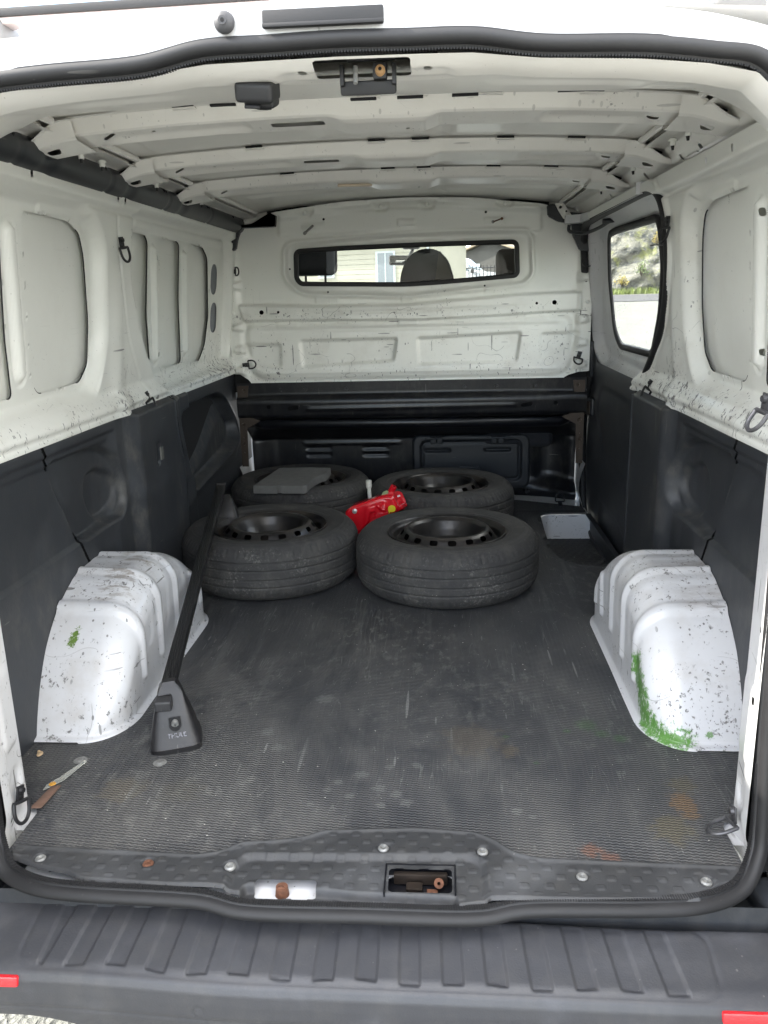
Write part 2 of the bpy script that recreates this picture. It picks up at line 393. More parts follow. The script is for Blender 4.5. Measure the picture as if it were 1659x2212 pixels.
def hf(name, u0, u1, v0, v1, step, fmap, hole=None, mat='white', parent=None, wear=None, label=None, vstep=None, smooth=True, vs=None, sharp=0, **kw):
    """a sheet over (u, v): fmap(U, V) -> x, y, z arrays; quads where hole(U, V) < 0 are left out and the rim is snapped to the outline"""
    nu = max(2, int(round((u1-u0)/step))+1); nv = max(2, int(round((v1-v0)/(vstep or step)))+1)
    vv = np.linspace(v0, v1, nv)
    if vs is not None:
        vv = np.unique(np.concatenate([np.linspace(a, b, max(2, int(math.ceil((b-a)/(vstep or step)))+1)) for a, b in zip(vs[:-1], vs[1:])]).round(7)); nv = len(vv)
    U, V = np.meshgrid(np.linspace(u0, u1, nu), vv, indexing='ij')
    keep = np.ones((nu-1, nv-1), bool)
    if hole is not None:
        s0 = hole(U, V); e = 1e-4
        gx = (hole(U+e, V)-hole(U-e, V))/(2*e); gy = (hole(U, V+e)-hole(U, V-e))/(2*e)
        h = max(step, vstep or step)
        near = np.abs(s0) < .75*h
        U = np.where(near, np.clip(U-s0*gx, u0, u1), U); V = np.where(near, np.clip(V-s0*gy, v0, v1), V)
        inside = (s0 <= -.75*h)
        cen = (s0[:-1, :-1]+s0[1:, :-1]+s0[:-1, 1:]+s0[1:, 1:])/4
        keep = (cen > 0) & ~(inside[:-1, :-1] | inside[1:, :-1] | inside[:-1, 1:] | inside[1:, 1:])
    X, Y, Z = fmap(U, V)
    co = np.stack([X+0*U, Y+0*U, Z+0*U], -1).reshape(-1, 3)
    idx = np.arange(nu*nv).reshape(nu, nv)
    q = np.stack([idx[:-1, :-1], idx[1:, :-1], idx[1:, 1:], idx[:-1, 1:]], -1)[keep]
    used = np.unique(q); rm = np.full(nu*nv, -1); rm[used] = np.arange(len(used)); q = rm[q]; co = co[used]
    me = bpy.data.meshes.new(name); me.vertices.add(len(co)); me.vertices.foreach_set('co', co.ravel())
    me.loops.add(q.size); me.loops.foreach_set('vertex_index', q.ravel().astype(np.int32))
    me.polygons.add(len(q)); me.polygons.foreach_set('loop_start', np.arange(0, q.size, 4, dtype=np.int32))
    me.polygons.foreach_set('loop_total', np.full(len(q), 4, dtype=np.int32))
    me.update(calc_edges=True)
    if wear is not None:
        a = me.attributes.new('wear', 'FLOAT', 'POINT'); a.data.foreach_set('value', np.clip(wear(U, V)+0*U, 0, 1).ravel()[used].astype(np.float32))
    o = link(name, me, mat, parent, label, smooth=smooth, **kw)
    if sharp: me.set_sharp_from_angle(angle=rad(sharp))
    return o
def curvepts(P, n=8, closed=False):
    P = [np.array(p, float) for p in P]; N = len(P); out = []
    for i in range(N if closed else N-1):
        p0 = P[i-1] if (closed or i > 0) else P[0]; p1 = P[i]; p2 = P[(i+1) % N]; p3 = P[(i+2) % N] if (closed or i+2 < N) else P[-1]
        for k in range(n):
            t = k/n; out.append(.5*((2*p1)+(-p0+p2)*t+(2*p0-5*p1+4*p2-p3)*t*t+(-p0+3*p1-3*p2+p3)*t**3))
    if not closed: out.append(P[-1])
    return out

# ================================================================== THE VAN
VL = Vector((0, 2., -.58))
van = empty('cargo_van', VL, 'white cargo van with open rear doors and black lower trim', 'van')
_link = link
def link(name, me, mat, parent=None, label=None, **kw):
    o = _link(name, me, mat, parent, label, **kw)
    if parent is van: o.matrix_parent_inverse = Matrix.Translation(-VL)
    return o

def XS(z): return .905-.12*(z-.8)               # outer skin of the leaning side wall
R_IN = [(-.5, 1.285), (.95, 1.285), (1.07, 1.21), (1.085, .92), (1.02, .775), (-.5, .765)]
R_FR = [(1.30, 1.305), (2.50, 1.31), (2.55, 1.24), (2.575, .80), (2.52, .735), (1.58, .72), (1.40, .93), (1.29, 1.10)]
H_A = [(-.5, 1.25), (.555, 1.25), (.575, .95), (.60, .812), (-.5, .812)]
H_B = [(.665, 1.25), (.91, 1.245), (.985, 1.22), (1.015, 1.16), (1.045, .99), (1.04, .86), (.985, .812), (.73, .807), (.70, .84)]
H_1 = [(1.35, 1.25), (1.50, 1.25), (1.53, 1.23), (1.53, .985), (1.58, .80), (1.55, .785), (1.437, .85), (1.342, .963), (1.315, 1.09)]
H_2 = [(1.641, 1.248), (1.85, 1.25), (1.878, 1.24), (1.887, 1.04), (1.941, .793), (1.708, .787), (1.66, .98)]
H_3 = [(1.983, 1.249), (2.192, 1.248), (2.273, 1.208), (2.32, .966), (2.283, .846), (2.201, .78), (2.055, .784)]
DOOR = [(3., 1.322), (1.345, 1.320), (1.25, 1.30), (1.197, 1.225), (1.205, 1.10), (1.278, .975), (1.41, .858), (1.61, .735), (1.70, .66), (1.70, .4), (3., .4)]
def wall_off(U, V, s):
    o = np.full(U.shape, .050)
    o += .012*sm((V-1.285)/.02)                                   # top rail
    o -= .012*np.exp(-((V-1.292)/.006)**2)
    bulge = np.exp(-((U-1.17)/.05)**2)*sm((1.25-V)/.5)
    o += .012*bulge
    rec = ins(poly(U, V, R_IN, .06), .038)
    o = o*(1-rec)+.012*rec
    if s < 0:
        rc = ins(poly(U, V, R_FR, .05), .030); o = o*(1-rc)+.012*rc
        o += .010*ins(rr(U, V, 1.38, 2.48, 1.262, 1.29, .01), .012)
        for k in range(13): o += .004*ins(rr(U, V, 1.45+k*.075, 1.50+k*.075, 1.308, 1.324, .003), .006)
    # pressed stiffener ribs
    for a, b, w in ([((.600, 1.195), (.640, .870), .025)] + ([((1.582, 1.20), (1.628, .840), .024), ((1.935, 1.20), (1.988, .840), .022)] if s < 0 else [])):
        d = cap(U, V, a, b, w)
        o += -.004*np.exp(-((d-.004)/.005)**2)+.013*ins(d+.008, .015)
    # shelf rolling inwards to the trim
    o += .030*sm((.775-V)/.06)*(1-.3*rec)
    o -= .006*np.exp(-((V-.705)/.006)**2)
    o += .006*ins(rr(U, V, .74, .99, 1.252, 1.272, .008), .01)
    # pillar seams: an overlapping sheet edge
    if s < 0:
        e = poly(U, V, [(1.165, 1.5), (1.165, 1.25), (1.20, 1.1), (1.26, .93), (1.42, .72), (1.45, .5), (3, .5), (3, 1.5)], .05)
        o += -.004*np.exp(-(e/.003)**2)+.002*ins(e, .004)
    else:
        e = poly(U, V, DOOR, .03); o += .010*ins(e-.035, .012)
    o += .0012*(vnoise(U, V, 9, 3)-.5)
    return o
def wall_wear(U, V, s):
    w = .10+.55*np.exp(-((V-.72)/.05)**2)
    w += .5*np.exp(-((U-1.2)/.11)**2)*sm((1.05-V)/.3)
    w += .5*np.exp(-((U-2.4)/.16)**2-((V-.80)/.09)**2)*(s < 0)
    w += .25*sm((U-1.4)/.4)*sm((1.0-V)/.3)*(s < 0)
    if s > 0: w += .35*np.exp(-((V-.76)/.06)**2)+.25*np.exp(-((U-1.08)/.1)**2)
    return w*sm((1.3-V)/.1+.1)
def side_wall(s):
    def f(U, V): return s*(XS(V)-wall_off(U, V, s)), U, V
    def hole(U, V):
        d = np.minimum(poly(U, V, H_A, .02), poly(U, V, H_B, .02))
        if s < 0:
            for h in (H_1, H_2, H_3): d = np.minimum(d, poly(U, V, h, .025))
            d = np.minimum(d, rr(U, V, 2.335, 2.435, 1.057, 1.187, .045)); d = np.minimum(d, rr(U, V, 2.352, 2.455, .891, 1.022, .045))
            for c_ in ((.617, 1.185), (.652, .885), (1.590, 1.183), (1.630, .85), (1.945, 1.183), (1.992, .85)): d = np.minimum(d, cap(U, V, c_, (c_[0], c_[1]-.008), .0055))
        else:
            d = np.minimum(d, poly(U, V, DOOR, .04))
            for c_ in ((.582, 1.19), (.615, .89)): d = np.minimum(d, cap(U, V, c_, (c_[0], c_[1]-.008), .0055))
        for yy in ((.35, .62, 1.19, 1.14) if s < 0 else (.62, .80, .3)): d = np.minimum(d, cap(U, V, (yy, 1.325), (yy, 1.319), .0062))
        return d
    w = hf('side_wall', .13, 2.66, .688, 1.345, .0062, f, hole, 'white', van, lambda U, V: wall_wear(U, V, s), label='scratched white inner side wall, '+('left' if s < 0 else 'right')+' side of the load bay')
    if s < 0: B().box((-.856, 2.39, 1.12), (.002, .13, .15), (0, .12, 0)).box((-.878, 2.40, .955), (.002, .13, .15), (0, .12, 0)).out('slot_shade_sheet', simple('grey_shade', (.16, .17, .19), .6), w, flat=True)  # grey sheets painted as the shade inside the slots
    # outer skin behind the openings, and dark sealant beads along their rims
    def hs(U, V): return poly(U, V, DOOR, .04) if s > 0 else U*0+1
    hf('outer_skin', -.0, 2.75, .66, 1.40, .025, lambda U, V: (s*(XS(V)+.004+.0012*vnoise(U, V, 5, 1)), U, V), hs, 'white', van, lambda U, V: .13+0*U)
    b = B()
    def bead(P, r=.0019):
        b.tube([(s*(XS(z)-.0105), y, z) for y, z in P], r, 6)
    f1 = fillet(H_B, .02); n = len(f1)
    bead([p for p in f1 if p[0] > .93]); bead([p for p in f1 if p[1] < .83 and p[0] < .95][::1])
    fa = [p for p in fillet(H_A, .02) if p[0] > .50]; bead(fa)
    if s < 0:
        bead([p for p in fillet(H_1, .025) if p[0] > 1.50]); bead([p for p in fillet(H_2, .025) if p[0] > 1.84]); bead([p for p in fillet(H_3, .025) if p[0] > 2.19])
    b.out('sealant_bead', 'seal', w)
    return w
WL = side_wall(-1); WR = side_wall(1)
# grey sheets behind the two slots near the bulkhead are painted as shade

# ------------------------------------------------ cant rails (wall top to roof)
def skin(X): return 1.448-.024*(np.abs(X)/.70)**2.4
def cant(s):
    prof = np.array([(.835, 1.338), (.828, 1.344), (.800, 1.352), (.783, 1.368), (.760, 1.398), (.735, 1.402), (.700, 1.400)])
    L = np.r_[0, np.cumsum(np.hypot(*np.diff(prof, axis=0).T))]
    def f(U, V):
        x = np.interp(V, L, prof[:, 0]); z = np.interp(V, L, prof[:, 1])
        z = z-.004*ins(rr(U, V, .25, 1.2, .05, .075, .01), .01)
        return s*x, U, z
    def hole(U, V):
        d = U*0+1
        if s > 0:
            for (y, v, a, c) in ((.42, .055, .010, .006), (.47, .05, .004, .004), (.86, .062, .011, .007), (.90, .052, .008, .004), (1.02, .06, .007, .010), (1.40, .06, .012, .012), (1.47, .05, .006, .006), (1.55, .055, .006, .009), (1.92, .06, .010, .012), (2.02, .055, .006, .009), (2.15, .055, .006, .010)):
                d = np.minimum(d, rr(U, V, y-a, y+a, v-c, v+c, .003))
        return d
    hf('cant_rail', .12, 2.66, 0, float(L[-1]), .005, f, hole, 'ivory', van, lambda U, V: .12+0*U, vstep=.004)
    B().box((s*.82, 1.4, 1.41), (.12, 2.6, .02)).box((s*.875, 1.4, 1.36), (.02, 2.7, .12)).out('rail_closure', 'ivory', van, flat=True)
cant(-1); cant(1)

# ------------------------------------------------ roof skin with pressed swages
def roof_f(U, V):
    z = skin(U)
    for y0, y1 in ((.76, 1.03), (1.28, 1.55), (1.79, 2.04), (2.10, 2.36)):
        for x0, x1 in ((-.62, -.16), (.17, .62)):
            z -= .009*ins(rr(U, V, x0, x1, y0+.02, y1, .03), .035)
        z += .004*ins(rr(U, V, -.12, .12, y0-.02, y1, .02), .03)
    z += .0025*(vnoise(U, V, 6, 8)-.5)+.020*sm((V-2.0)/.6)*(1-(np.abs(U)/.62)**2).clip(0, 1)-.006*sm((np.abs(U)-.70)/.06)
    return U, V, z
roof = hf('roof_skin', -.76, .76, .06, 2.68, .011, roof_f, None, 'ivory', van, lambda U, V: .08+0*U, label='ivory-white underside of the roof skin')
# rails running fore and aft beside the ribs
for s in (-1, 1):
    b = B()
    for y0, y1 in ((.40, .55), (.78, 1.07), (1.30, 1.58), (1.80, 2.6)):
        b.tube([(s*.690, y0, 1.416), (s*.690, y1, 1.416)], .009, 8); b.tube([(s*.718, y0, 1.408), (s*.718, y1, 1.408)], .005, 8)
    b.out('roof_channel', 'ivory', van)

PR = np.array([(0, -.003), (.020, -.003), (.034, -.031), (.040, -.035), (.128, -.043), (.134, -.040), (.150, -.003), (.170, -.003)])
PL = np.r_[0, np.cumsum(np.hypot(*np.diff(PR, axis=0).T))]
def rib(y0, slots, emb):
    def f(U, V):
        dy = np.interp(V, PL, PR[:, 0]); dz = np.interp(V, PL, PR[:, 1])
        sd = sm((V-PL[1])/.01)*sm((PL[6]-V)/.01)
        dz = dz-.012*ins(rr(U, V, -.075, .135, PL[2]+.002, PL[6], .02), .05)*sd      # deeper lamp seat at the centre
        for x0, x1 in ((-.60, -.28), (.38, .60)):
            dz = dz+emb*ins(rr(U, V, x0, x1, PL[3]+.012, PL[4]-.01, .02), .03)
        dy = dy-.012*ins(rr(U, V, -.6, .6, PL[1], PL[3], .02), .1)*0
        return U, y0+dy, skin(U)+dz+.0008*(vnoise(U, V, 14, int(y0*10))-.5)
    def hole(U, V):
        d = U*0+1; m = (PL[3]+PL[4])/2
        for x0, x1, w in slots: d = np.minimum(d, rr(U, V, x0, x1, m-w, m+w, .006))
        for x in (.615, -.60): d = np.minimum(d, rr(U, V, x-.012, x+.012, m-.010, m+.006, .002))
        for x, q in ((.56, .01), (.40, .02), (-.5, .012), (-.43, -.02), (.05, .0), (.08, .02), (.50, -.015), (-.55, -.02)): d = np.minimum(d, cap(U, V, (x-.003, m+q), (x+.003, m+q), .0032))
        return d
    r = hf('roof_rib', -.70, .70, 0, float(PL[-1]), .007, f, hole, 'ivory', van, lambda U, V: .14+.1*sm((.3-V)/.3), vstep=.0052, vs=PL, sharp=24, label='pressed roof cross rib, '+{0: 'nearest the rear doors', 1: 'middle one', 2: 'nearest the bulkhead'}[round((y0-.565)/.52)])
    # raised tabs with a near-black box as slot shade behind each, along the rear flange
    b = B(); d = B()
    for x in (-.36, -.02, .10, .33, .52) if y0 > .6 else (-.40, .0, .10, .26, .47):
        z = float(skin(np.array(x)))
        sl = -2.4*.024/.70**2.4*abs(x)**1.4*(1 if x > 0 else -1)
        b.box((x, y0+.006, z-.008), (.052, .016, .003), (0, -math.atan(sl), 0), .0008)
        d.box((x, y0-.004, z-.0045), (.046, .010, .0045), (0, -math.atan(sl), 0))
    b.out('slot_tab', 'ivory', r); d.out('slot_shade', 'hole', r, flat=True)
    B().box((0, y0+.08, 1.440), (1.1, .11, .004)).out('rib_cavity', 'hole', r, flat=True)
    for s in (-1, 1):
        # end bracket: wider hat that drops from the rib end to the cant rail
        def fb(U, V):
            t = sm((U-.672)/.11)
            dy = np.interp(V, PL, PR[:, 0]); dz = np.interp(V, PL, PR[:, 1])
            dy = .085+(dy-.085)*(1.22-.22*t)
            depth = dz*1.10-.002
            z = skin(U)-.042*t+depth*(1-.72*t)-.003
            return s*U, y0+dy, z
        m = (PL[3]+PL[4])/2
        hf('rib_bracket', .655, .785, .008, float(PL[-1])-.008, .0045, fb, lambda U, V: poly(U, V, [(.712, m-.018), (.745, m-.018), (.748, m+.012), (.724, m+.016)], .008), 'ivory', r, lambda U, V: .12+0*U, vstep=.005, vs=np.r_[.008, PL[1:-1], PL[-1]-.008], sharp=24)
        B().box((s*.735, y0+.085, 1.400), (.05, .10, .004), (0, s*.35, 0)).out('bracket_cavity', 'hole', r, flat=True)
    return r
RB = [rib(.565, [(-.225, -.105, .014)], .010), rib(1.085, [(-.235, -.135, .013)], .009), rib(1.595, [], .008)]
# roof lamp lens on the third rib
B().box((-.14, 1.595+.085, 1.405), (.12, .022, .008), (0, 0, .05), .0035).out('clip_strip', simple('yellowed_clip', (.55, .45, .33), .5), RB[2])
# white plastic roof pegs between the brackets
for s in (-1, 1):
    b = B(); k = B()
    for y in (.80, .93, 1.36, 1.86):
        b.cyl((s*.735, y, 1.395), (s*.735, y, 1.378), .007); b.cyl((s*.735, y, 1.392), (s*.735, y, 1.388), .011)
        k.cyl((s*.735, y, 1.378), (s*.736, y, 1.368), .0045, .003)
    p = b.out('peg', 'white', van); k.out('peg_tip', 'black', p)

# ------------------------------------------------ rear header (above the opening)
def zt(X): return np.interp(np.abs(X), [0, .2, .3, .44, .54, .61, .655, .71], [1.376, 1.373, 1.362, 1.355, 1.345, 1.331, 1.290, 1.20])
HP = [0, .05, .10, .14, .34, .375, .385]
def head_f(U, V):
    a = zt(U); e = 1.400-.010*(np.abs(U)/.6)**2-.028*sm((np.abs(U)-.6)/.12); zc = np.minimum(1.359, a-.010)
    y = .012+V
    t1 = np.clip(V/.072, 0, 1); t2 = np.clip((V-.072)/.29, 0, 1)
    z = a+(zc-a)*t1-.003*np.sin(t1*math.pi)+(e-zc)*(t2**.8)+.0*V
    z = np.where(V > .365, z+(V-.365)*2.2, z)
    z += -.006*ins(rr(U, V, .24, .50, .17, .33, .05), .05)-.006*ins(rr(U, V, -.50, -.30, .17, .33, .05), .05)
    z += .004*ins(rr(U, V, .52, .60, .15, .33, .02), .02)+.004*ins(rr(U, V, -.10, .17, .04, .125, .02), .02)
    z += .0012*(vnoise(U, V, 8, 5)-.5)
    return U, y, z
def head_hole(U, V):
    d = rr(U, V, -.040, .107, .006, .070, .006)
    for x in (-.060, .133): d = np.minimum(d, rr(U, V, x-.0065, x+.0065, .030, .052, .001))
    for x, y in ((-.4, .2), (.17, .25), (.43, .2), (.30, .33), (-.33, .3)): d = np.minimum(d, cap(U, V, (x-.004, y), (x+.004, y), .0025))
    return d
header = hf('rear_header', -.70, .70, 0, .385, .0055, head_f, head_hole, 'ivory', van, lambda U, V: .10+0*U, label='ivory header panel above the rear opening')
b = B()
for x0, x1 in ((.16, .24), (.34, .46), (-.30, -.24), (-.02, .03), (.07, .12)):
    xm = (x0+x1)/2; b.box((xm, .390, 1.3985), (min(.05, x1-x0), .010, .004))
b.out('slot_shade', 'hole', header, flat=True)  # near-black boxes painted as slot shade
b = B().box((.034, .055, 1.392), (.17, .085, .004)).box((-.06, .055, 1.385), (.03, .04, .004)).box((.133, .055, 1.385), (.03, .04, .004))
b.out('header_cavity', 'hole', header, flat=True)
# latch striker at the centre of the header
lt = B().box((.038, .100, 1.352), (.088, .030, .020), (.25, 0, 0), .004).box((-.002, .085, 1.366), (.006, .02, .030), (0, 0, 0), .001).box((.080, .085, 1.366), (.006, .02, .030), (0, 0, 0), .001)
lt.box((.045, .072, 1.386), (.074, .012, .005), (0, 0, 0), .0015).box((.058, .080, 1.370), (.022, .022, .024), (.1, 0, 0), .004)
lt = lt.out('latch_striker', 'black', van, label='black latch striker hanging from the header centre')
B().cyl((.020, .078, 1.378), (.020, .070, 1.352), .0035).box((.050, .066, 1.387), (.012, .006, .004), (0, 0, 0), .001).out('striker_pin', 'zinc', lt)
B().lathe([(.0028, .004), (.0066, .004), (.0080, 0), (.0080, -.006), (.0028, -.006)], 20, Matrix.Translation((.059, .067, 1.369)) @ Matrix.Rotation(rad(78), 4, 'X')).out('striker_bush', simple('ochre_bush', (.34, .20, .09), .5), lt)
b = B()
for x in (-.020, .095): b.cyl((x, .060, 1.390), (x, .060, 1.384), .007)
b.out('screw', 'iron', lt)
# courtesy lamp housing
lm = B().box((0, 0, 0), (.062, .050, .030), (0, 0, 0), .008, 3).box((.004, .005, -.016), (.050, .036, .016), (0, 0, 0), .007, 3)
lm = lm.out('courtesy_lamp', 'black', van, label='black lamp housing hanging left of the latch'); lm.location = Vector((-.139, .090, 1.352)); lm.rotation_euler = (.35, .10, -.12)
B().box((-.004, -.018, -.020), (.026, .008, .005), (.3, 0, 0), .002).out('lamp_switch', 'seal', lm)
b = B().lathe([(.004, .0), (.0075, .0), (.0085, -.003), (.004, -.003)], 18, Matrix.Translation((.008, .002, -.0235)) @ Matrix.Diagonal((1.5, 1, 1, 1))); b.out('lamp_socket', 'hole', lm)

# ------------------------------------------------ outer strip of the header and the roof edge
def rim_f(U, V):
    za = np.interp(np.abs(U), [0, .2, .3, .44, .54, .61, .655, .70, 1], [1.398, 1.396, 1.383, 1.377, 1.367, 1.356, 1.312, 1.22, 1.0]); zr = 1.4405-.034*(np.abs(U)/.52)**2-.03*sm((np.abs(U)-.5)/.3)
    z = np.where(V < 1, za+(zr-za)*np.clip(V, 0, 1), zr+.001+.006*np.clip(V-1, 0, 9)**.6)
    y = np.where(V < 1, -.004-.004*V, -.008+(V-1)*.10)
    z = z+.0015*(vnoise(U, V*.05, 7, 2)-.5)
    return U, y, z
rim = hf('roof_edge', -.98, .98, 0, 3.2, .012, rim_f, None, 'outer', van, lambda U, V: .10+.25*(np.abs(U-.12) < .16), vstep=.1, label='white roof edge above the rear seal')
B().sph((-.161, -.014, 1.4205), .0155, (1, .8, 1)).cyl((-.161, -.0265, 1.4205), (-.161, -.020, 1.4205), .0062, .0075).out('rubber_stop', simple('grey_rubber', (.045, .045, .048), .6, 0, 40, .3, .0003), van, label='round grey rubber door stop on the roof edge')
B().cyl((-.161, -.0272, 1.4205), (-.161, -.024, 1.4205), .0028).out('stop_screw', 'hole', van)
tr_ = B().box((-.017, -.013, 1.4215), (.176, .010, .024), (0, 0, 0), .003).box((-.017, -.017, 1.4125), (.176, .008, .006), (0, 0, 0), .002)
tr_.out('brake_light_strip', 'seal', van, label='weathered black strip on the roof edge', ).rotation_euler = (0, 0, 0)
MAT['dirt'] = simple('moss_dirt', (.20, .13, .06), .95, 0, 90, .6, .001)
def roof_shell():
    hf('roof_outer', -.98, .98, .0, 3.45, .04, lambda U, V: (U, V+.20, 1.474-.09*(np.abs(U)/.98)**2.4), None, 'outer', van, lambda U, V: .05+0*U)
roof_shell()

# ------------------------------------------------ rubber seal round the rear opening
SP = [(0, -.128, -.020), (.20, -.125, -.022), (.30, -.110, -.014), (.50, -.106, -.010), (.60, -.095, -.008), (.675, -.062, -.002), (.712, -.026, .035), (.722, -.006, .10), (.716, .000, .30), (.710, .0, .60), (.704, .002, .90), (.695, .006, 1.10), (.682, .008, 1.22), (.655, .008, 1.30), (.61, .006, 1.347), (.54, .004, 1.360), (.44, .002, 1.371), (.30, .002, 1.377), (.20, .0, 1.390), (.10, .0, 1.392)]
SPL = [(0, .0, 1.394)]+[(-x, y, z) for x, y, z in SP[:0:-1]]
SPL = [(x, y, z-(.004 if z > 1.37 and x < -.2 else 0)) for x, y, z in SPL]
path = [Vector(p) for p in curvepts(SP+SPL, 8, True)]
def sweep(path, prof, name, mat, parent, ctr, closed=True, **kw):
    b = bmesh.new(); R = []; n = len(path)
    for i, p in enumerate(path):
        tg = (path[(i+1) % n]-path[i-1]).normalized() if closed else (path[min(i+1, n-1)]-path[max(i-1, 0)]).normalized()
        nn = Vector(ctr)-p; nn = (nn-tg*nn.dot(tg))
        yv = Vector((0, 1, 0)); yv = (yv-tg*yv.dot(tg)).normalized(); nn = yv.cross(tg); nn *= 1 if nn.dot(Vector(ctr)-p) > 0 else -1; nn.normalize()
        R.append([b.verts.new(p+nn*a+yv*c) for a, c in prof])
    m = len(prof)
    for i in range(n if closed else n-1):
        for k in range(m): b.faces.new((R[i][k], R[i][(k+1) % m], R[(i+1) % n][(k+1) % m], R[(i+1) % n][k]))
    bmesh.ops.recalc_face_normals(b, faces=b.faces)
    me = bpy.data.meshes.new(name); b.to_mesh(me); b.free()
    o = link(name, me, mat, parent, **kw)
    try: me.set_sharp_from_angle(angle=rad(40))
    except Exception: pass
    return o
prof = [(.011*math.cos(a)+0., .012*math.sin(a)) for a in np.linspace(math.pi*1.05, -math.pi*.35, 12)]
prof = [(-.014, .006), (-.016, -.003), (-.0125, -.0035), (-.0125, -.007), (-.0095, -.0072), (-.0095, -.011), (-.005, -.0135), (.001, -.0135), (.006, -.010), (.0085, -.004), (.009, .003), (.0125, .005), (.0135, .016), (.010, .018), (-.012, .018)]
seal = sweep(path, prof, 'rear_seal', 'seal', van, (0, 0, .7), label='fat black rubber seal running round the rear opening')
# toothed inner lip of the seal
b = B(); acc = 0; last = None; cx = Vector((0, 0, .7))
for i, p in enumerate(path):
    q = path[(i+1) % len(path)]
    if p.z > .2 and p.z < 1.2: continue
    d = (q-p); L = d.length; tg = d.normalized(); yv = Vector((0, 1, 0)); yv = (yv-tg*yv.dot(tg)).normalized(); nn = yv.cross(tg); nn *= 1 if nn.dot(cx-p) > 0 else -1
    t = 0
    while acc+t < L:
        c_ = p+tg*(acc+t)+nn*.0130+yv*.010
        R_ = Matrix((tg, yv, nn)).transposed().to_euler()
        b.box(c_, (.0024, .012, .0030), R_); t += .0046
    acc = acc+t-L
b.out('seal_teeth', 'seal', seal, flat=True).__setitem__('kind', 'stuff')

# ------------------------------------------------ rear posts (D-pillars)
def post(s):
    P = np.array([(.700, .004), (.703, .03), (.712, .075), (.719, .118), (.722, .124), (.728, .128), (.760, .132), (.86, .140)])
    L = np.r_[0, np.cumsum(np.hypot(*np.diff(P, axis=0).T))]
    def f(U, V):                       # U along height, V along the profile
        x = np.interp(V, L, P[:, 0]); y = np.interp(V, L, P[:, 1])
        k = -.018*sm((U-.9)/.5)-.022*sm((U-1.20)/.12)*1.
        x = x+k*sm((.14-V)/.05)+.014*sm((.07-U)/.07)*sm((.12-V)/.06)
        x = x-.005*ins(rr(U, V, .18, .34, .04, .11, .02), .02)+.006*ins(cap(U, V, (.10, .07), (.10, .075), .028), .02)
        y = y-.02*sm((.02-U)/.04)*sm((.10-V)/.05)
        return s*x, y, U
    def hole(U, V):
        d = U*0+1
        for z in ((.03, .45, .62, .90, 1.02) if s > 0 else (.035, .36, .52, .80)): d = np.minimum(d, cap(U, V, (z-.004, .035), (z+.004, .035), .0045))
        d = np.minimum(d, rr(U, V, .305, .322, .030, .040, .001))
        return d
    o = hf('rear_post', -.035, 1.36, 0, float(L[-1]), .006, f, hole, 'evened_white', van, lambda U, V: .28*sm((.9-U)/.4)+.06+.15*(U < .2), label='white rear door post, '+('left' if s < 0 else 'right'))
    B().box((s*.80, .06, .66), (.13, .10, 1.36)).out('post_cavity', 'hole', o, flat=True)
post(-1); post(1)

# ------------------------------------------------ lower black side trims
OVAL = [(.66, .634), (.92, .628), (1.02, .612), (1.085, .576), (1.125, .50), (1.125, .425), (1.09, .388), (.80, .385), (.70, .55)]
ELL = [(1.01, .551), (1.09, .52), (1.115, .478), (1.10, .43), (1.05, .403), (.985, .40), (.935, .44), (.915, .50), (.94, .54)]
POCK = [(1.674, .61), (1.76, .622), (2.32, .622), (2.463, .583), (2.60, .45), (2.57, .38), (2.475, .346), (1.90, .285), (1.828, .305), (1.75, .391)]
SEAM = np.array([(.595, .72), (.620, .69), (.650, .635), (.700, .56), (.765, .43), (.785, .390), (.795, .37), (.835, .30), (.86, .20), (.88, 0.)])
def trim_x(U, V, s):
    x = np.full(U.shape, .846)
    x -= .010*sm((.25-V)/.25)
    x += -.036*sm((U-1.145)/.065)*sm((1.80-U)/.02) if s < 0 else -.036*sm((U-1.10)/.065)
    x += .014*sm((U-1.62)/.05) if s < 0 else 0
    x += .010*sm((V-.655)/.03)*0+.022*sm((V-.684)/.016)
    x += .006*sm((.632-V)/.006)*sm((1.06-U)/.06)
    x += .026*ins(poly(U, V, OVAL, .05), .014)*(U < 1.3)
    x += .018*ins(poly(U, V, ELL, .03), .016)*(U < 1.3)
    x += .010*sm((V-.385+0.*U)/.008)*sm((.66-V)/.01)*sm((U-.3)/.05)*sm((1.10-U)/.05)
    if s < 0:
        x += .068*ins(poly(U, V, POCK, .06), .024)-.030*ins(poly(U, V, [(1.80, .28), (2.6, .32), (2.62, .45), (2.45, .56), (2.15, .40)], .06), .10)
        x += .008*ins(cap(U, V, (1.357, .55), (1.352, .51), .016), .012)
        x += .006*np.exp(-((U-(1.575+.09*sm((.62-V)/.3)-.04*sm((.38-V)/.2)))/.005)**2)
    x += .0018*(vnoise(U, V, 6, 4)-.5)
    return s*x, U, V
def trim_piece(s, y0, y1, sidefn, name, label, wear):
    return hf(name, y0, y1, -.005, .700, .0055, lambda U, V: trim_x(U, V, s), sidefn, 'trim', van, wear, label=label)
B().box((-.93, 1.40, .33), (.02, 2.7, .66)).box((.93, .85, .33), (.02, 1.6, .66)).out('trim_backing', 'hole', van, flat=True)
B().box((-.875, 2.82, .33), (.02, .24, .72)).out('trim_backing', 'duct', van)
B().box((.885, 2.82, .40), (.02, .24, .60)).out('trim_backing', 'duct', van)
B().box((0, 2.675, 1.45), (1.7, .01, .16)).out('leak_filler', 'ivory', van)  # added filler, keeps cab light from leaking in above the bulkhead
def seam_d(U, V): return U-np.interp(V, SEAM[::-1, 1], SEAM[::-1, 0])
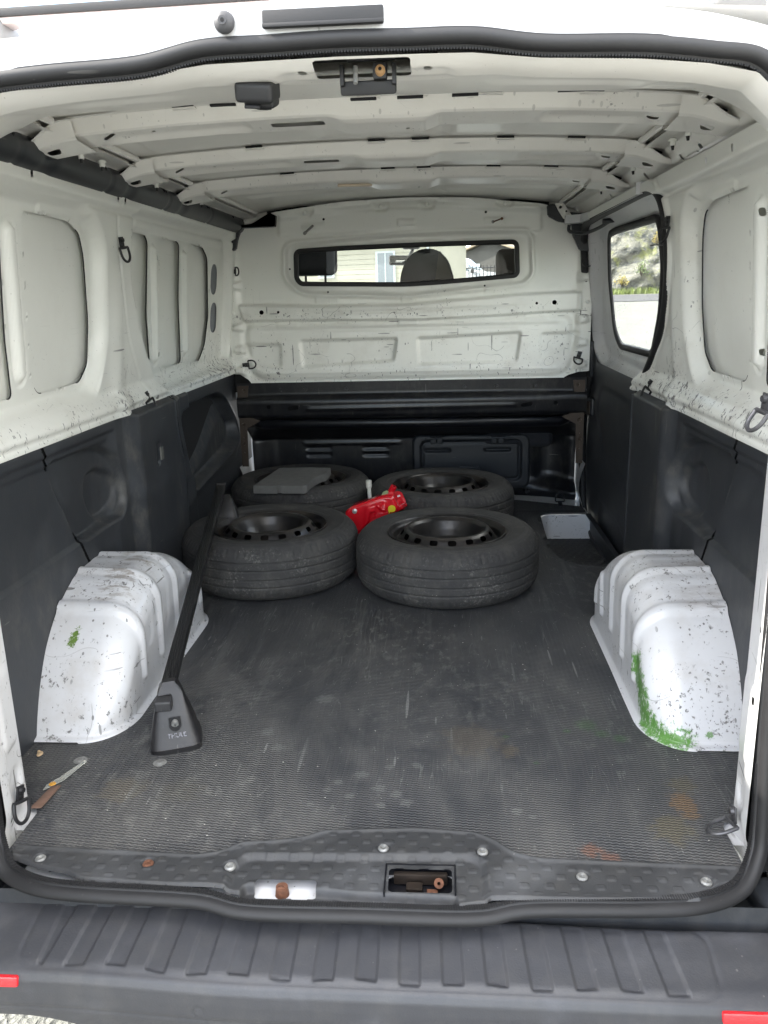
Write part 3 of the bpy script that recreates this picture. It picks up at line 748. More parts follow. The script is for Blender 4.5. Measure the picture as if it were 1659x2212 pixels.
wear_and_highlight = lambda U, V: .10+.5*np.exp(-((V-.30)/.12)**2-((U-.5)/.25)**2)+.25*np.exp(-((U-1.2)/.12)**2)+.9*ins(poly(U, V, [(1.80, .28), (2.5, .33), (2.6, .45), (2.45, .56), (2.2, .46)], .06), .12)+.5*np.exp(-((U-1.55)/.06)**2)+(U < 1.2)*(.7*np.exp(-((poly(U, V, OVAL, .05))/.008)**2)+.5*np.exp(-((poly(U, V, ELL, .03))/.02)**2))+.5*np.exp(-((U-(np.interp(V, SEAM[::-1, 1], SEAM[::-1, 0])))/.012)**2)+.8*np.exp(-((U-1.185)/.04)**4)  # scuffs and dust, plus painted highlights on emboss edges and the column
for s in (-1, 1):
    w_ = 'left' if s < 0 else 'right'
    trim_piece(s, .13, .92, lambda U, V: -seam_d(U, V)-.007, 'side_trim', 'black lower side trim beside the rear post, '+w_, wear_and_highlight)
    # joint behind the seam
    hf('trim_joint', -.03, .03, .0, .690, .004, lambda U, V: (trim_x(np.interp(V, SEAM[::-1, 1], SEAM[::-1, 0])+U, V, s)[0]+s*.011, np.interp(V, SEAM[::-1, 1], SEAM[::-1, 0])+U, V), None, 'hole', van, vstep=.01)
trim_piece(-1, .58, 1.80, lambda U, V: np.minimum(seam_d(U, V)-.006, 1.585+.085*sm((.62-V)/.3)-.04*sm((.38-V)/.2)-U), 'pillar_trim', 'black trim over the left pillar with a chamfered column', wear_and_highlight)
trim_piece(-1, 1.55, 2.82, lambda U, V: np.minimum(U-(1.590+.085*sm((.62-V)/.3)-.04*sm((.38-V)/.2)), (2.73+.07*sm((.6-V)/.3)-U)), 'pocket_trim', 'black trim with a deep scuffed pocket beside the bulkhead', wear_and_highlight)
trim_piece(1, .58, 1.55, lambda U, V: np.minimum(seam_d(U, V)-.006, 1.53-U), 'pillar_trim', 'black trim over the right pillar with a chamfered column', wear_and_highlight)
B().box((.83, 1.53, .34), (.05, .01, .69)).out('trim_edge', 'duct', van)
B().box((-.80, 1.357, .532), (.006, .028, .045), (0, 0, 0), .003).out('trim_clip', simple('grey_clip', (.10, .10, .09), .6), van)

hf('trim_joint', -.02, .02, .0, .690, .004, lambda U, V: (trim_x(1.5875+.085*sm((.62-V)/.3)-.04*sm((.38-V)/.2)+U, V, -1)[0]-.005, 1.5875+.085*sm((.62-V)/.3)-.04*sm((.38-V)/.2)+U, V), None, 'hole', van, vstep=.01)

# ================================================================== BULKHEAD
WIN = [(-.523, 1.118), (-.520, 1.248), (-.30, 1.256), (.10, 1.262), (.508, 1.262), (.514, 1.12), (.500, 1.103), (.15, 1.082), (0, 1.0765), (-.10, 1.079), (-.50, 1.091)]
WINI = [(x*.985, 1.17+(z-1.17)*.93) for x, z in WIN]
SUR = [(-.583, 1.12), (-.575, 1.285), (0, 1.315), (.575, 1.312), (.588, 1.11), (.54, 1.065), (0, 1.022), (-.50, 1.045)]
BEAM = [(-.800, 1.008), (-.40, .993), (0, .992), (.10, .998), (.516, 1.025), (.800, 1.030), (.802, .946), (.4, .930), (.066, .921), (-.5, .928), (-.785, .930)]
DISH = [(-.772, .915), (.765, .925), (.765, .69), (.715, .650), (-.70, .650), (-.765, .70)]
UPP = [(-.592, 1.31), (-.590, 1.398), (-.40, 1.408), (0, 1.420), (.595, 1.408), (.612, 1.395), (.614, 1.30), (0, 1.322)]
def bh(U, V):
    h = np.zeros(U.shape)
    h += .022*ins(poly(U, V, [(-.775, .67), (-.80, 1.0), (-.805, 1.33), (-.66, 1.385), (0, 1.44), (.66, 1.38), (.80, 1.32), (.795, 1.0), (.775, .67), (.70, .635), (-.70, .635)], .05), .035)
    h -= .012*ins(poly(U, V, UPP, .02), .018)
    for x, z, w in ((-.467, 1.409, .045), (-.116, 1.425, .045), (.096, 1.428, .045), (.448, 1.423, .045)):
        h += .012*ins(poly(U, V, [(x-w, z+.015), (x+w, z+.015), (x+w*.55, z-.018), (x-w*.55, z-.018)], .008), .012)
    for x, z, w in ((-.43, 1.349, .05), (.0, 1.355, .04), (.40, 1.352, .045), (-.38, 1.022, .055), (0, 1.017, .028), (.41, 1.045, .05), (-.57, .910, .05), (.0, .912, .045), (.60, .923, .055)):
        h -= .0045*ins(rr(U, V, x-w, x+w, z-.012, z+.012, .004), .005)
    s_ = poly(U, V, SUR, .06)
    h -= .014*np.exp(-((s_+.004)/.009)**2)
    h += .004*ins(s_+.02, .015)
    h -= .030*ins(poly(U, V, BEAM, .015), .015)
    h += .004*ins(poly(U, V, [(-.52, .966), (-.50, .972), (0, .968), (.50, .976), (.51, .968), (0, .958), (-.50, .953)], .004), .006)
    h -= .020*ins(poly(U, V, DISH, .06), .04)
    for P in ([(-.517, .834), (-.053, .837), (-.071, .732), (-.507, .713)], [(.043, .835), (.53, .853), (.511, .721), (.052, .714)]):
        h += .017*ins(poly(U, V, P, .012), .015)
    for P in ([(-.80, .822), (-.612, .820), (-.615, .713), (-.74, .716)], [(.622, .845), (.80, .848), (.76, .735), (.622, .722)]):
        h += .015*ins(poly(U, V, P, .015), .018)
    h += .006*np.exp(-((V-.885)/.008)**2)*ins(np.abs(U)-.70, .05)-.006*np.exp(-((V-.684)/.006)**2)*ins(np.abs(U)-.70, .04)
    for z in (1.095, .905, .80, .70):
        for s in (-1, 1): h -= .016*ins(poly(U, V, [(s*.835, z+.012), (s*.785, z+.020), (s*.785, z-.020), (s*.835, z-.012)], .004), .012)
    for zl in ((1.028, 1.052), (.898, .905)):
        z = zl[0]+(zl[1]-zl[0])*(U+.8)/1.6
        h -= .0016*ins(np.abs(V-z)-.002, .003)
    h += .0015*(vnoise(U, V, 8, 6)-.5)
    return h
def bh_hole(U, V):
    out = poly(U, V, [(-.85, .684), (-.815, .682), (-.775, .655), (-.752, .622), (-.62, .607), (.63, .618), (.715, .628), (.755, .652), (.80, .665), (.85, .668), (.85, 1.36), (.75, 1.385), (.6, 1.418), (.3, 1.452), (0, 1.462), (-.3, 1.452), (-.6, 1.418), (-.75, 1.385), (-.85, 1.36)])
    d = np.minimum(-out, poly(U, V, WINI, .03))
    for x, z, r in ((-.691, .971, .0105), (-.611, .970, .0065), (.598, .983, .0065), (.679, .985, .0105), (-.551, 1.165, .0055), (-.374, 1.057, .0055), (.36, 1.068, .0055), (-.379, 1.380, .006), (.362, 1.389, .006), (.0, 1.352, .003), (-.38, 1.022, .003), (0, 1.017, .003), (.42, 1.047, .003), (-.42, 1.352, .003)):
        d = np.minimum(d, cap(U, V, (x, z), (x+.0001, z), r))
    return d
def bh_wear(U, V):
    w = .14+.65*np.exp(-((V-.95)/.035)**2)+.42*np.exp(-((V-.70)/.06)**2)+.38*np.exp(-((V-.82)/.05)**2)
    w += .30*np.exp(-((U+.66)/.10)**2)*sm((.95-V)/.1)+.25*np.exp(-((U-.66)/.1)**2-((V-.78)/.05)**2)
    return w*sm((1.20-V)/.2+.25)
bulk = hf('bulkhead', -.85, .85, .60, 1.47, .0058, lambda U, V: (U, 2.6+bh(U, V), V), bh_hole, 'white', van, bh_wear, label='white pressed steel bulkhead with a long window')
B().box((0, 2.655, .78), (1.55, .004, .30)).box((0, 2.655, 1.395), (1.3, .004, .10)).box((-.69, 2.655, 1.10), (.26, .004, .52)).box((.69, 2.655, 1.10), (.26, .004, .52)).box((0, 2.655, 1.005), (1.5, .004, .10)).box((-.551, 2.640, 1.165), (.03, .004, .03)).box((.36, 2.635, 1.06), (.03, .004, .03)).box((-.374, 2.635, 1.05), (.03, .004, .03)).out('bulkhead_cavity', 'hole', bulk, flat=True)  # added dark backing, keeps bright cab light out of the small holes
pw = [Vector((x, 2.602, z)) for x, z in fillet(WIN, .030, 6)]
sweep(pw, [(-.005, -.004), (.010, -.006), (.016, .0), (.016, .012), (-.004, .010)], 'window_seal', 'seal', bulk, (0, 2.602, 1.17))
me = bpy.data.meshes.new('window_pane'); bb = bmesh.new(); f = bb.faces.new([bb.verts.new((x, 2.610, z)) for x, z in fillet(WIN, .03, 6)]); bb.to_mesh(me); bb.free()
link('window_pane', me, 'glass', bulk, smooth=False)
b = B()
for x, z in ((-.467, 1.409), (-.116, 1.425), (.096, 1.428), (.448, 1.423), (-.828, .969), (.832, .983)): b.lathe([(0, -.006), (.004, -.006), (.0095, -.002), (.010, .004)], 16, Matrix.Translation((x, 2.598, z)) @ Matrix.Rotation(rad(-90), 4, 'X'))
for x, z in ((-.832, 1.047), (.836, 1.083), (.80, .80), (-.79, .79)): b.lathe([(0, -.003), (.004, -.003), (.005, .003)], 12, Matrix.Translation((x, 2.598, z)) @ Matrix.Rotation(rad(-90), 4, 'X'))
b.out('rivet', 'white', bulk)
B().box((-.80, 2.66, .65), (.16, .01, .12)).box((.80, 2.66, .65), (.16, .01, .12)).out('corner_leak_filler', 'hole', bulk)  # added unseen, blocks cab light at the lower corners
bt = B().cyl((-.43, 2.60, 1.352), (-.452, 2.52, 1.318), .0055).cyl((-.452, 2.52, 1.318), (-.455, 2.508, 1.313), .0075)
bt.out('stud', 'zinc', bulk, label='bent zinc stud above the window on the left')
B().cyl((.394, 2.60, 1.345), (.425, 2.55, 1.352), .003).sph((.43, 2.543, 1.353), .0065).out('stud', 'rust', bulk, label='thin rusty stud above the window on the right')
B().cyl((.394, 2.60, 1.345), (.394, 2.592, 1.345), .0075, seg=6).out('nut', 'zinc', bulk)

# black lower bulkhead
LP = np.array([(2.592, .640), (2.596, .580), (2.572, .562), (2.568, .545), (2.578, .478), (2.600, .462), (2.700, .455), (2.705, .410), (2.80, .360), (2.862, .330), (2.880, .320), (2.890, .06), (2.900, .03), (2.93, -.012)])
LL = np.r_[0, np.cumsum(np.hypot(*np.diff(LP, axis=0).T))]
def lb(U, V):
    y = np.interp(V, LL, LP[:, 0]); z = np.interp(V, LL, LP[:, 1])
    m = lambda x0, x1, z0, z1, r, w, sx=0: ins(rr(U, z, x0, x1, z0, z1, r), w)
    k = (z > .46)
    y -= k*.006*ins(poly(U, z, [(-.50, .512), (-.488, .518), (.495, .524), (.507, .518), (.495, .512), (-.488, .506)]), .006)
    lo = (z < .33)
    y -= lo*.006*(m(-.57, -.06, .288, .297, .004, .006))
    for x in (-.50, -.20): 
        for zz in (.262, .225): y += lo*.012*ins(rr(U, z, x-.055, x+.075, zz-.004, zz+.005, .004), .008)
    y += lo*.02*ins(rr(U, z, .65, .80, .10, .30, .03), .06)
    y -= .04*sm((np.abs(U)-.70)/.13)*sm((.40-z)/.1)
    y -= sm((U-.45)/.4)*.09*sm((.1-z)/.08)
    y += .002*(vnoise(U, V, 6, 9)-.5)
    return U, y, z
def lbh(U, V):
    z = np.interp(V, LL, LP[:, 1]); d = U*0+1
    for x in (-.56, .56): d = np.minimum(d, cap(U, z, (x-.018, .516), (x+.018, .522), .010))
    for x in (-.68, .695): d = np.minimum(d, cap(U, z, (x, .525), (x+.001, .525), .010))
    return d
lbk = hf('lower_bulkhead', -.835, .84, 0, float(LL[-1]), .009, lb, lbh, 'blackpaint', van, lambda U, V: .25+.2*(vnoise(U, V, 3)>.5), label='gloss black lower part of the bulkhead')
B().box((0, 2.64, .52), (1.5, .004, .1)).out('bulkhead_cavity', 'hole', lbk, flat=True)
b = B().tube([(-.79, 2.70, .455), (-.755, 2.665, .440), (-.72, 2.635, .436), (.72, 2.635, .430), (.755, 2.665, .438), (.79, 2.70, .455)], .029, 20)
b.out('cross_tube', 'blackpaint', lbk, label='glossy black cross tube')
b = B(); 
for x in (-.62, -.50, -.30, .265, .42, .60): b.cyl((x, 2.598, .605), (x, 2.584, .605), .010, .008)
b.out('bolt', 'iron', lbk)
for s in (-1, 1):
    q = B().prism([(s*.775, .628), (s*.832, .628), (s*.832, .23), (s*.800, .23), (s*.795, .42), (s*.735, .452), (s*.730, .458), (s*.775, .475), (s*.790, .53)][::s], .003, Matrix.Translation((0, 2.588, 0)) @ Matrix.Rotation(rad(90), 4, 'X'))
    q = q.out('post_bracket', 'steel', van, label='bare steel bracket beside the black lower bulkhead', flat=True)
    b = B()
    for x, z, r in ((.80, .606, .008), (.806, .548, .009), (.812, .44, .009), (.815, .345, .009), (.815, .375, .003), (.815, .30, .003)): b.cyl((s*x, 2.586, z), (s*x, 2.578, z), r, r*.75)
    b.out('rivet', 'steel', q)
    def wf(U, V, s=s): return s*(.815+.03*U/1.0), 2.60+U*.28, V
    hf('inner_pillar', -.02, 1., -.01, .225, .05, lambda U, V, s=s: (s*(.848-.025*np.sin(V*14)*(1-U)), 2.60+U*.28, V), None, 'evened_white', van, lambda U, V: .3+0*U)
# hatch in the lower bulkhead
hz = hf('hatch', .0, .615, .045, .335, .006, lambda U, V: (U, 2.852-.010*ins(rr(U, V, .008, .607, .052, .329, .04), .008)+.016*ins(rr(U, V, .050, .565, .09, .298, .03), .012)-.006*ins(rr(U, V, .062, .553, .10, .288, .02), .01)+.020*(ins(rr(U, V, .07, .20, .243, .254, .004), .008)+ins(rr(U, V, .38, .51, .243, .254, .004), .008)), V), lambda U, V: -rr(U, V, .004, .611, .048, .332, .04), 'hatch', lbk, lambda U, V: .1+0*U, label='dark hatch with two hinges on the right of the lower bulkhead')
b = B()
for x in (.13, .445): b.box((x-.017, 2.838, .305), (.028, .012, .040), (0, 0, 0), .003).box((x+.017, 2.838, .305), (.028, .012, .040), (0, 0, 0), .003).cyl((x-.034, 2.832, .318), (x+.034, 2.832, .318), .006)
for x in (.075, .185, .39, .50): b.sph((x, 2.842, .316), .004)
b.out('hinge', 'hatch', lbk)
B().box((.30, 2.842, .155), (.10, .012, .022), (0, 0, 0), .003).box((.24, 2.842, .13), (.22, .010, .05), (0, 0, 0), .003).out('hatch_handle', 'hatch', lbk)
B().cyl((.60, 2.845, .030), (.60, 2.83, .030), .012, .009).out('bolt', 'iron', lbk)

# ================================================================== FLOOR
WELL = [(.90, 2.50), (.665, 2.50), (.622, 2.455), (.607, 2.14), (.602, 1.90), (.622, 1.78), (.68, 1.715), (.77, 1.69), (.90, 1.665)]
SB = [(-.688, .003), (-.50, -.006), (-.32, -.013), (-.275, .0), (-.245, .026), (-.18, .033), (-.125, .045), (-.088, .067), (.10, .080), (.215, .070), (.250, .048), (.285, .012), (.325, -.002), (.52, -.008), (.690, -.012)]
SF = [(.690, -.050), (.640, -.062), (.600, -.080), (.598, -.098), (.40, -.104), (.26, -.104), (.205, -.108), (.17, -.118), (0, -.122), (-.15, -.108), (-.20, -.100), (-.28, -.090), (-.36, -.092), (-.52, -.084), (-.560, -.066), (-.62, -.056), (-.688, -.030)]
SILL = SB+SF
def fh(U, V):
    front = poly(U, V, [(-.85, -.03), (.85, -.03), (.85, 2.63), (.55, 2.77), (-.85, 2.79)])
    d = np.minimum(np.minimum(poly(U, V, WELL, .03), -front), poly(U, V, SILL)+.008)
    for s in (-1, 1): d = np.minimum(d, poly(U, V, [(s*.70, -.05), (s*.70, .125), (s*.85, .125), (s*.85, -.05)]))
    return d
floor = hf('floor_mat', -.848, .848, -.03, 2.8, .014, lambda U, V: (U, V, .002+.003*(vnoise(U, V, 3.5, 7)-.5)*sm(V/.1)+.004*ins(np.abs(poly(U, V, WELL, .03))-.006, .01)+.004*ins(np.abs(V-2.55)-.01, .02)*(U > .5)), fh, 'floor', van, lambda U, V: .3+0*U, label='black ribbed rubber floor mat, dusty and scratched')
hf('floor_pan', -.86, .86, .065, 2.95, .03, lambda U, V: (U, V, -.006+0*U), lambda U, V: poly(U, V, WELL, .03)-.012, 'evened_white', van, lambda U, V: .45+0*U)
# step well beside the sliding door
wp = [p for p in fillet(WELL[1:-1]+[(.868, 1.665), (.868, 2.50)], .02, 5)]
bq = bmesh.new(); a = [bq.verts.new((x, y, -.004)) for x, y in wp]; c_ = [bq.verts.new((x+.006*(x < .8), y-.012*(y > 2.4), -.125)) for x, y in wp]
for i in range(len(wp)): bq.faces.new((a[i-1], a[i], c_[i], c_[i-1]))
bq.faces.new(c_[::-1]); bmesh.ops.recalc_face_normals(bq, faces=bq.faces)
me = bpy.data.meshes.new('step_well'); bq.to_mesh(me); bq.free()
a_ = me.attributes.new('wear', 'FLOAT', 'POINT'); a_.data.foreach_set('value', [.6]*len(me.vertices))
well = link('step_well', me, 'evened_white', van, 'white scratched step well beside the sliding door', smooth=False)
B().box((.8655, 2.08, -.062), (.004, .83, .118)).box((.855, 2.08, -.004), (.022, .84, .008)).out('well_sill', 'trim', van, flat=True)
hf('step_tread', .60, .90, 1.66, 2.46, .008, lambda U, V: (U, V, -.112+.003*ins(cap(((U+.0175*(np.floor(V/.03) % 2)) % .035)-.0175, ((V % .03)-.015), (-.004, 0), (.004, 0), .009), .004)), lambda U, V: -poly(U, V, [(.635, 2.43), (.618, 2.14), (.612, 1.9), (.635, 1.79), (.69, 1.73), (.9, 1.68), (.9, 2.455), (.68, 2.455)], .04), 'floor', van, label='black tread mat in the step well')

# sill plate with raised tread pads
LR = (.048, .164, -.086, -.030); LL_ = (-.196, -.083, -.093, -.064)
def sill_z(U, V):
    z = np.full(U.shape, .009)
    e = poly(U, V, SILL, .015)
    z += .004*np.exp(-((e+.006)/.005)**2)*(V > -.03)-.006*sm((e+.005)/.005)
    z -= .010*ins(poly(U, V, [(-.245, -.20), (-.245, -.045), (-.225, -.012), (.20, .0), (.225, -.02), (.225, -.20)], .02), .016)*(1)
    z -= .004*sm((-.03-V)/.06)
    z -= .016*ins(poly(U, V, [(-.235, -.2), (-.215, -.078), (-.1, -.083), (.0, -.092), (.17, -.095), (.19, -.2)], .01), .010)
    a = ((U+.0225*(np.floor((V+.3)/.0215) % 2)) % .045)-.0225; b_ = ((V+.3) % .0215)-.01075
    pads = ins(rr(a, b_, -.0080, .0080, -.0058, .0058, .003), .0014)*sm((-.010-e)/.004)
    z += .0015*pads*(np.abs(e) > .008)*(1-ins(np.abs(V-.035)-.0, .02)*(np.abs(U-.08) < .0))
    for x, y in SCR: z -= .004*ins(cap(U, V, (x, y), (x+.001, y), .012), .004)
    return z
SCR = [(-.621, -.033), (-.408, -.040), (-.250, -.043), (.034, .016), (.223, .012), (.399, -.048), (.617, -.053)]
def sill_h(U, V):
    return np.minimum(-poly(U, V, SILL, .015), np.minimum(rr(U, V, *LR, .008), rr(U, V, *LL_, .006)))
sill = hf('sill_plate', -.695, .695, -.13, .088, .0021, lambda U, V: (U, V, sill_z(U, V)), sill_h, 'trim2', van, lambda U, V: .25+0*U, label='black plastic sill plate with raised tread pads')
for i, (x, y) in enumerate(SCR):
    B().lathe([(0, .004), (.0045, .0045), (.0052, .0065), (.008, .007), (.0105, .004), (.0105, .001)], 18, Matrix.Translation((x, y, .002 if y < 0 else .004))).out('screw', 'rust' if i == 1 else 'zinc', sill, 'rusty screw in the sill plate' if i == 1 else None)
for x, y in ((-.694, .312), (-.503, .307)): B().lathe([(0, .004), (.007, .0045), (.010, .002), (.016, .001)], 16, Matrix.Translation((x, y, .001))).out('floor_screw', 'zinc', floor)
# under the cut-outs: white sill, rusty bolt, striker plate
SW = hf('sill_pan', -.74, .74, -.135, .09, .02, lambda U, V: (U, V, -.024+.0*U), lambda U, V: np.minimum(rr(U, V, .04, .17, -.088, -.02, .004), np.minimum(V+.118-.016*sm((np.abs(U)-.15)/.06)-.045*sm((np.abs(U)-.5)/.12), .66-np.abs(U))), 'evened_white', van, lambda U, V: .5+0*U)
B().cyl((-.146, -.078, -.024), (-.146, -.078, -.006), .013, .011).lathe([(.004, .007), (.0075, .007), (.0075, -.004), (.004, -.004)], 16, Matrix.Translation((-.146, -.080, -.012)) @ Matrix.Rotation(rad(65), 4, 'X')).out('floor_bolt', 'rust', SW)
q = B().box((.106, -.055, -.035), (.13, .075, .004)).box((.106, -.0175, -.018), (.13, .003, .036)).box((.042, -.055, -.018), (.003, .075, .036)).box((.170, -.055, -.018), (.003, .075, .036)).out('latch_recess', 'blackpaint', van, flat=True)
B().box((.106, -.030, -.020), (.10, .012, .022), (0, 0, 0), .003).box((.095, -.050, -.026), (.030, .020, .012), (0, 0, 0), .002).out('striker_plate', 'steel', q)
B().lathe([(.003, .008), (.009, .008), (.009, -.006), (.003, -.006)], 18, Matrix.Translation((.140, -.045, -.018)) @ Matrix.Rotation(rad(55), 4, 'X')).box((.128, -.055, -.030), (.02, .012, .004)).out('striker_bush', 'rust', q)
# white step between sill and seal
hf('sill_face', -.80, .80, 0, .06, .02, lambda U, V: (U, -.080-.004*V/.06, -.024-V), None, 'trim', van, lambda U, V: .3+0*U)

# ================================================================== BUMPER
B().box((0, -.005, -.078), (1.86, .17, .012)).box((0, .06, -.12), (1.80, .02, .14)).out('rear_valance', 'trim', van)
for s in (-1, 1): B().box((s*.865, .075, .66), (.20, .15, 1.45), (0, 0, 0), .01).out('rear_corner_filler', 'outer', van)  # added unseen, stops sun leaking past the door hinges
BP = np.array([(-.078, -.062), (-.088, -.053), (-.097, -.0535), (-.150, -.064), (-.206, -.077), (-.216, -.081), (-.226, -.087), (-.233, -.100), (-.236, -.120), (-.238, -.150), (-.232, -.190), (-.210, -.225), (-.15, -.25)])
BL = np.r_[0, np.cumsum(np.hypot(*np.diff(BP, axis=0).T))]
def bump_f(U, V):
    y = np.interp(V, BL, BP[:, 0]); z = np.interp(V, BL, BP[:, 1])
    y = y-.014*np.clip(U/.5, -1, 1)*sm((.12-V)/.08)-.004*np.clip(U/.5, -1, 1)+.03*sm((np.abs(U)-.66)/.3)*sm((V-BL[2])/.1)+.016*sm((-U-.15)/.45)*sm((V-BL[2])/.1)
    z = z+.022*sm((np.abs(U)-.60)/.12)*sm((BL[3]-V)/.05)*0
    # lower edge is cut up towards the left corner
    Uq = U*(1-.25*(V-BL[2])); k = ((Uq % .071) < .034); du = np.minimum(np.abs(((Uq % .071))-.0), np.abs((Uq % .071)-.034)); du = np.minimum(du, .071-(Uq % .071)); sd = np.where(k, -du, du)
    fr = BL[4]+.005-.003*np.cos(U*30); e = np.maximum(np.maximum(sd, V-fr), (BL[1]+.001)-V); e = np.maximum(e, np.abs(U)-.56)
    z = z-.0038*ins(e, .0032)+.022*sm((-U-.25)/.45)*0
    e2 = rr(U, V, -.60, .60, BL[2]-.010, BL[5]+.002, .03)
    z = z-.0016*np.exp(-(e2/.004)**2)
    y = y+.0022*np.exp(-((V-BL[9]+.0)/.004)**2)
    y = y+.0020*np.exp(-((np.hypot(U+.268, (z+.135)*1.0)-.0095)/.0013)**2)*(V > BL[7])
    z = z+.0016*(vnoise(U, V, 5, 12)-.5)
    return U, y, z
def bump_h(U, V):
    z = np.interp(V, BL, BP[:, 1]); return (z+.170+.10*sm((U+.60)/.4))
MAT['bumper'] = plastic('bumper_plastic', (.036, .037, .042), .42, dust=.7)
bumper = hf('rear_bumper', -.93, .93, 0, float(BL[-1]), .0028, bump_f, bump_h, 'bumper', van, lambda U, V: .22+0*U, vstep=.0035, label='dark grey plastic rear bumper with ribbed step')
B().box((0, -.10, -.125), (1.7, .06, .07)).out('bumper_beam', 'hole', van)
B().box((-.640, -.212, -.101), (.105, .012, .019), (-.2, 0, 0), .004).out('reflector', 'reflector', bumper, label='red reflector at the left end of the bumper')
B().box((.660, -.236, -.100), (.135, .012, .019), (-.2, 0, 0), .004).out('reflector', 'reflector', bumper, label='red reflector at the right end of the bumper')
# corner fillers beside the seal
for s in (-1, 1): B().box((s*.80, -.04, -.055), (.16, .13, .05), (0, 0, s*.2), .015, 3).out('bumper_corner', 'trim', van)

# ================================================================== WHEEL ARCHES
def arch(s):
    yc, a, Hh, rc, xi = .822, .424, .322, .13, .634
    n1, n2 = 150, 96
    tt = np.linspace(-1, 1, n1); yy = yc+a*np.sin(tt*math.pi/2)
    T = np.linspace(0, 1, n2)
    U, V = np.meshgrid(yy, T, indexing='ij')
    q = np.abs(U-yc)/a
    qq = np.where(U < yc, q, q)
    h = Hh*np.power(np.clip(1-np.power(qq, np.where(U < yc, 2.3, 2.4)), 0, 1), np.where(U < yc, 1/1.22, 1/1.25))+.0
    e = np.clip((np.abs(U-yc)-(a-rc))/rc, 0, 1)
    x0 = xi+rc*.75*(1-np.sqrt(np.clip(1-e*e, 0, 1)))+.0
    R = np.minimum(.085, h*.6+.001); xo = .850
    # arc length along: vertical part, corner, top
    Lv = np.maximum(h-R, 0); Lc = R*math.pi/2; Lt = np.maximum(xo-x0-R, .001); Lsum = Lv+Lc+Lt
    d = V*Lsum
    ang = np.clip((d-Lv)/np.maximum(Lc, 1e-6), 0, 1)*math.pi/2
    X = np.where(d < Lv, x0, np.where(d < Lv+Lc, x0+R*(1-np.cos(ang)), x0+R+(d-Lv-Lc)))
    Z = np.where(d < Lv, d, np.where(d < Lv+Lc, Lv+R*np.sin(ang), Lv+R))
    X = X+.05*(1-np.clip(Z/np.maximum(h, .05), 0, 1))*0
    P = np.stack([s*X, U, Z], -1)
    gu = np.gradient(P, axis=0); gv = np.gradient(P, axis=1); N = np.cross(gu, gv); N /= np.linalg.norm(N, axis=-1, keepdims=True)+1e-12
    cen = np.array([s*.85, yc, 0.]); sg = np.sign(np.sum(N*(P-cen), -1, keepdims=True)); N = N*sg
    disp = np.zeros(U.shape)
    # swages running from the wall over the top and down the inner face
    for y0, zb in ((.600, .085), (.740, .085), (.885, .100)):
        zz = np.where(d < Lv+Lc, Z, Z+(d-Lv-Lc))
        dd = cap(U, zz, (y0, zb), (y0+.03, .9), .013)
        disp += .008*ins(dd, .012); 
        dd2 = cap(U, zz, (y0+.052, .17), (y0+.082, .9), .030); disp -= .002*ins(dd2, .012)
    dd = cap(U, Z, (1.025, .09), (1.04, .20), .013); disp += .008*ins(dd, .012)*(d < Lv+Lc*.8)
    dd = cap(U, Z, (1.12, .09), (1.115, .22), .012); disp += .006*ins(dd, .012)*(d < Lv+Lc)
    # flange at the floor
    disp += .014*sm((.012-Z)/.010)
    disp += .002*(vnoise(U, Z+X, 7, 3)-.5)
    P = P+N*disp[..., None]
    P[..., 2] = np.maximum(P[..., 2], .001)
    idx = np.arange(n1*n2).reshape(n1, n2); qd = np.stack([idx[:-1, :-1], idx[1:, :-1], idx[1:, 1:], idx[:-1, 1:]], -1).reshape(-1, 4)
    me = bpy.data.meshes.new('wheel_arch'); me.from_pydata(P.reshape(-1, 3).tolist(), [], qd.tolist())
    w = .38+.42*np.exp(-((Z-.31)/.05)**2)*(np.abs(U-.72) < .24)+.30*(U < .5)+.2*np.exp(-((Z-.05)/.05)**2)
    at = me.attributes.new('wear', 'FLOAT', 'POINT'); at.data.foreach_set('value', np.clip(w, 0, 1).ravel().astype(np.float32))
    return link('wheel_arch', me, mat_arch(s), van, 'white scratched wheel arch box, '+('left, with a small green paint run' if s < 0 else 'right, with a big green paint smear'))
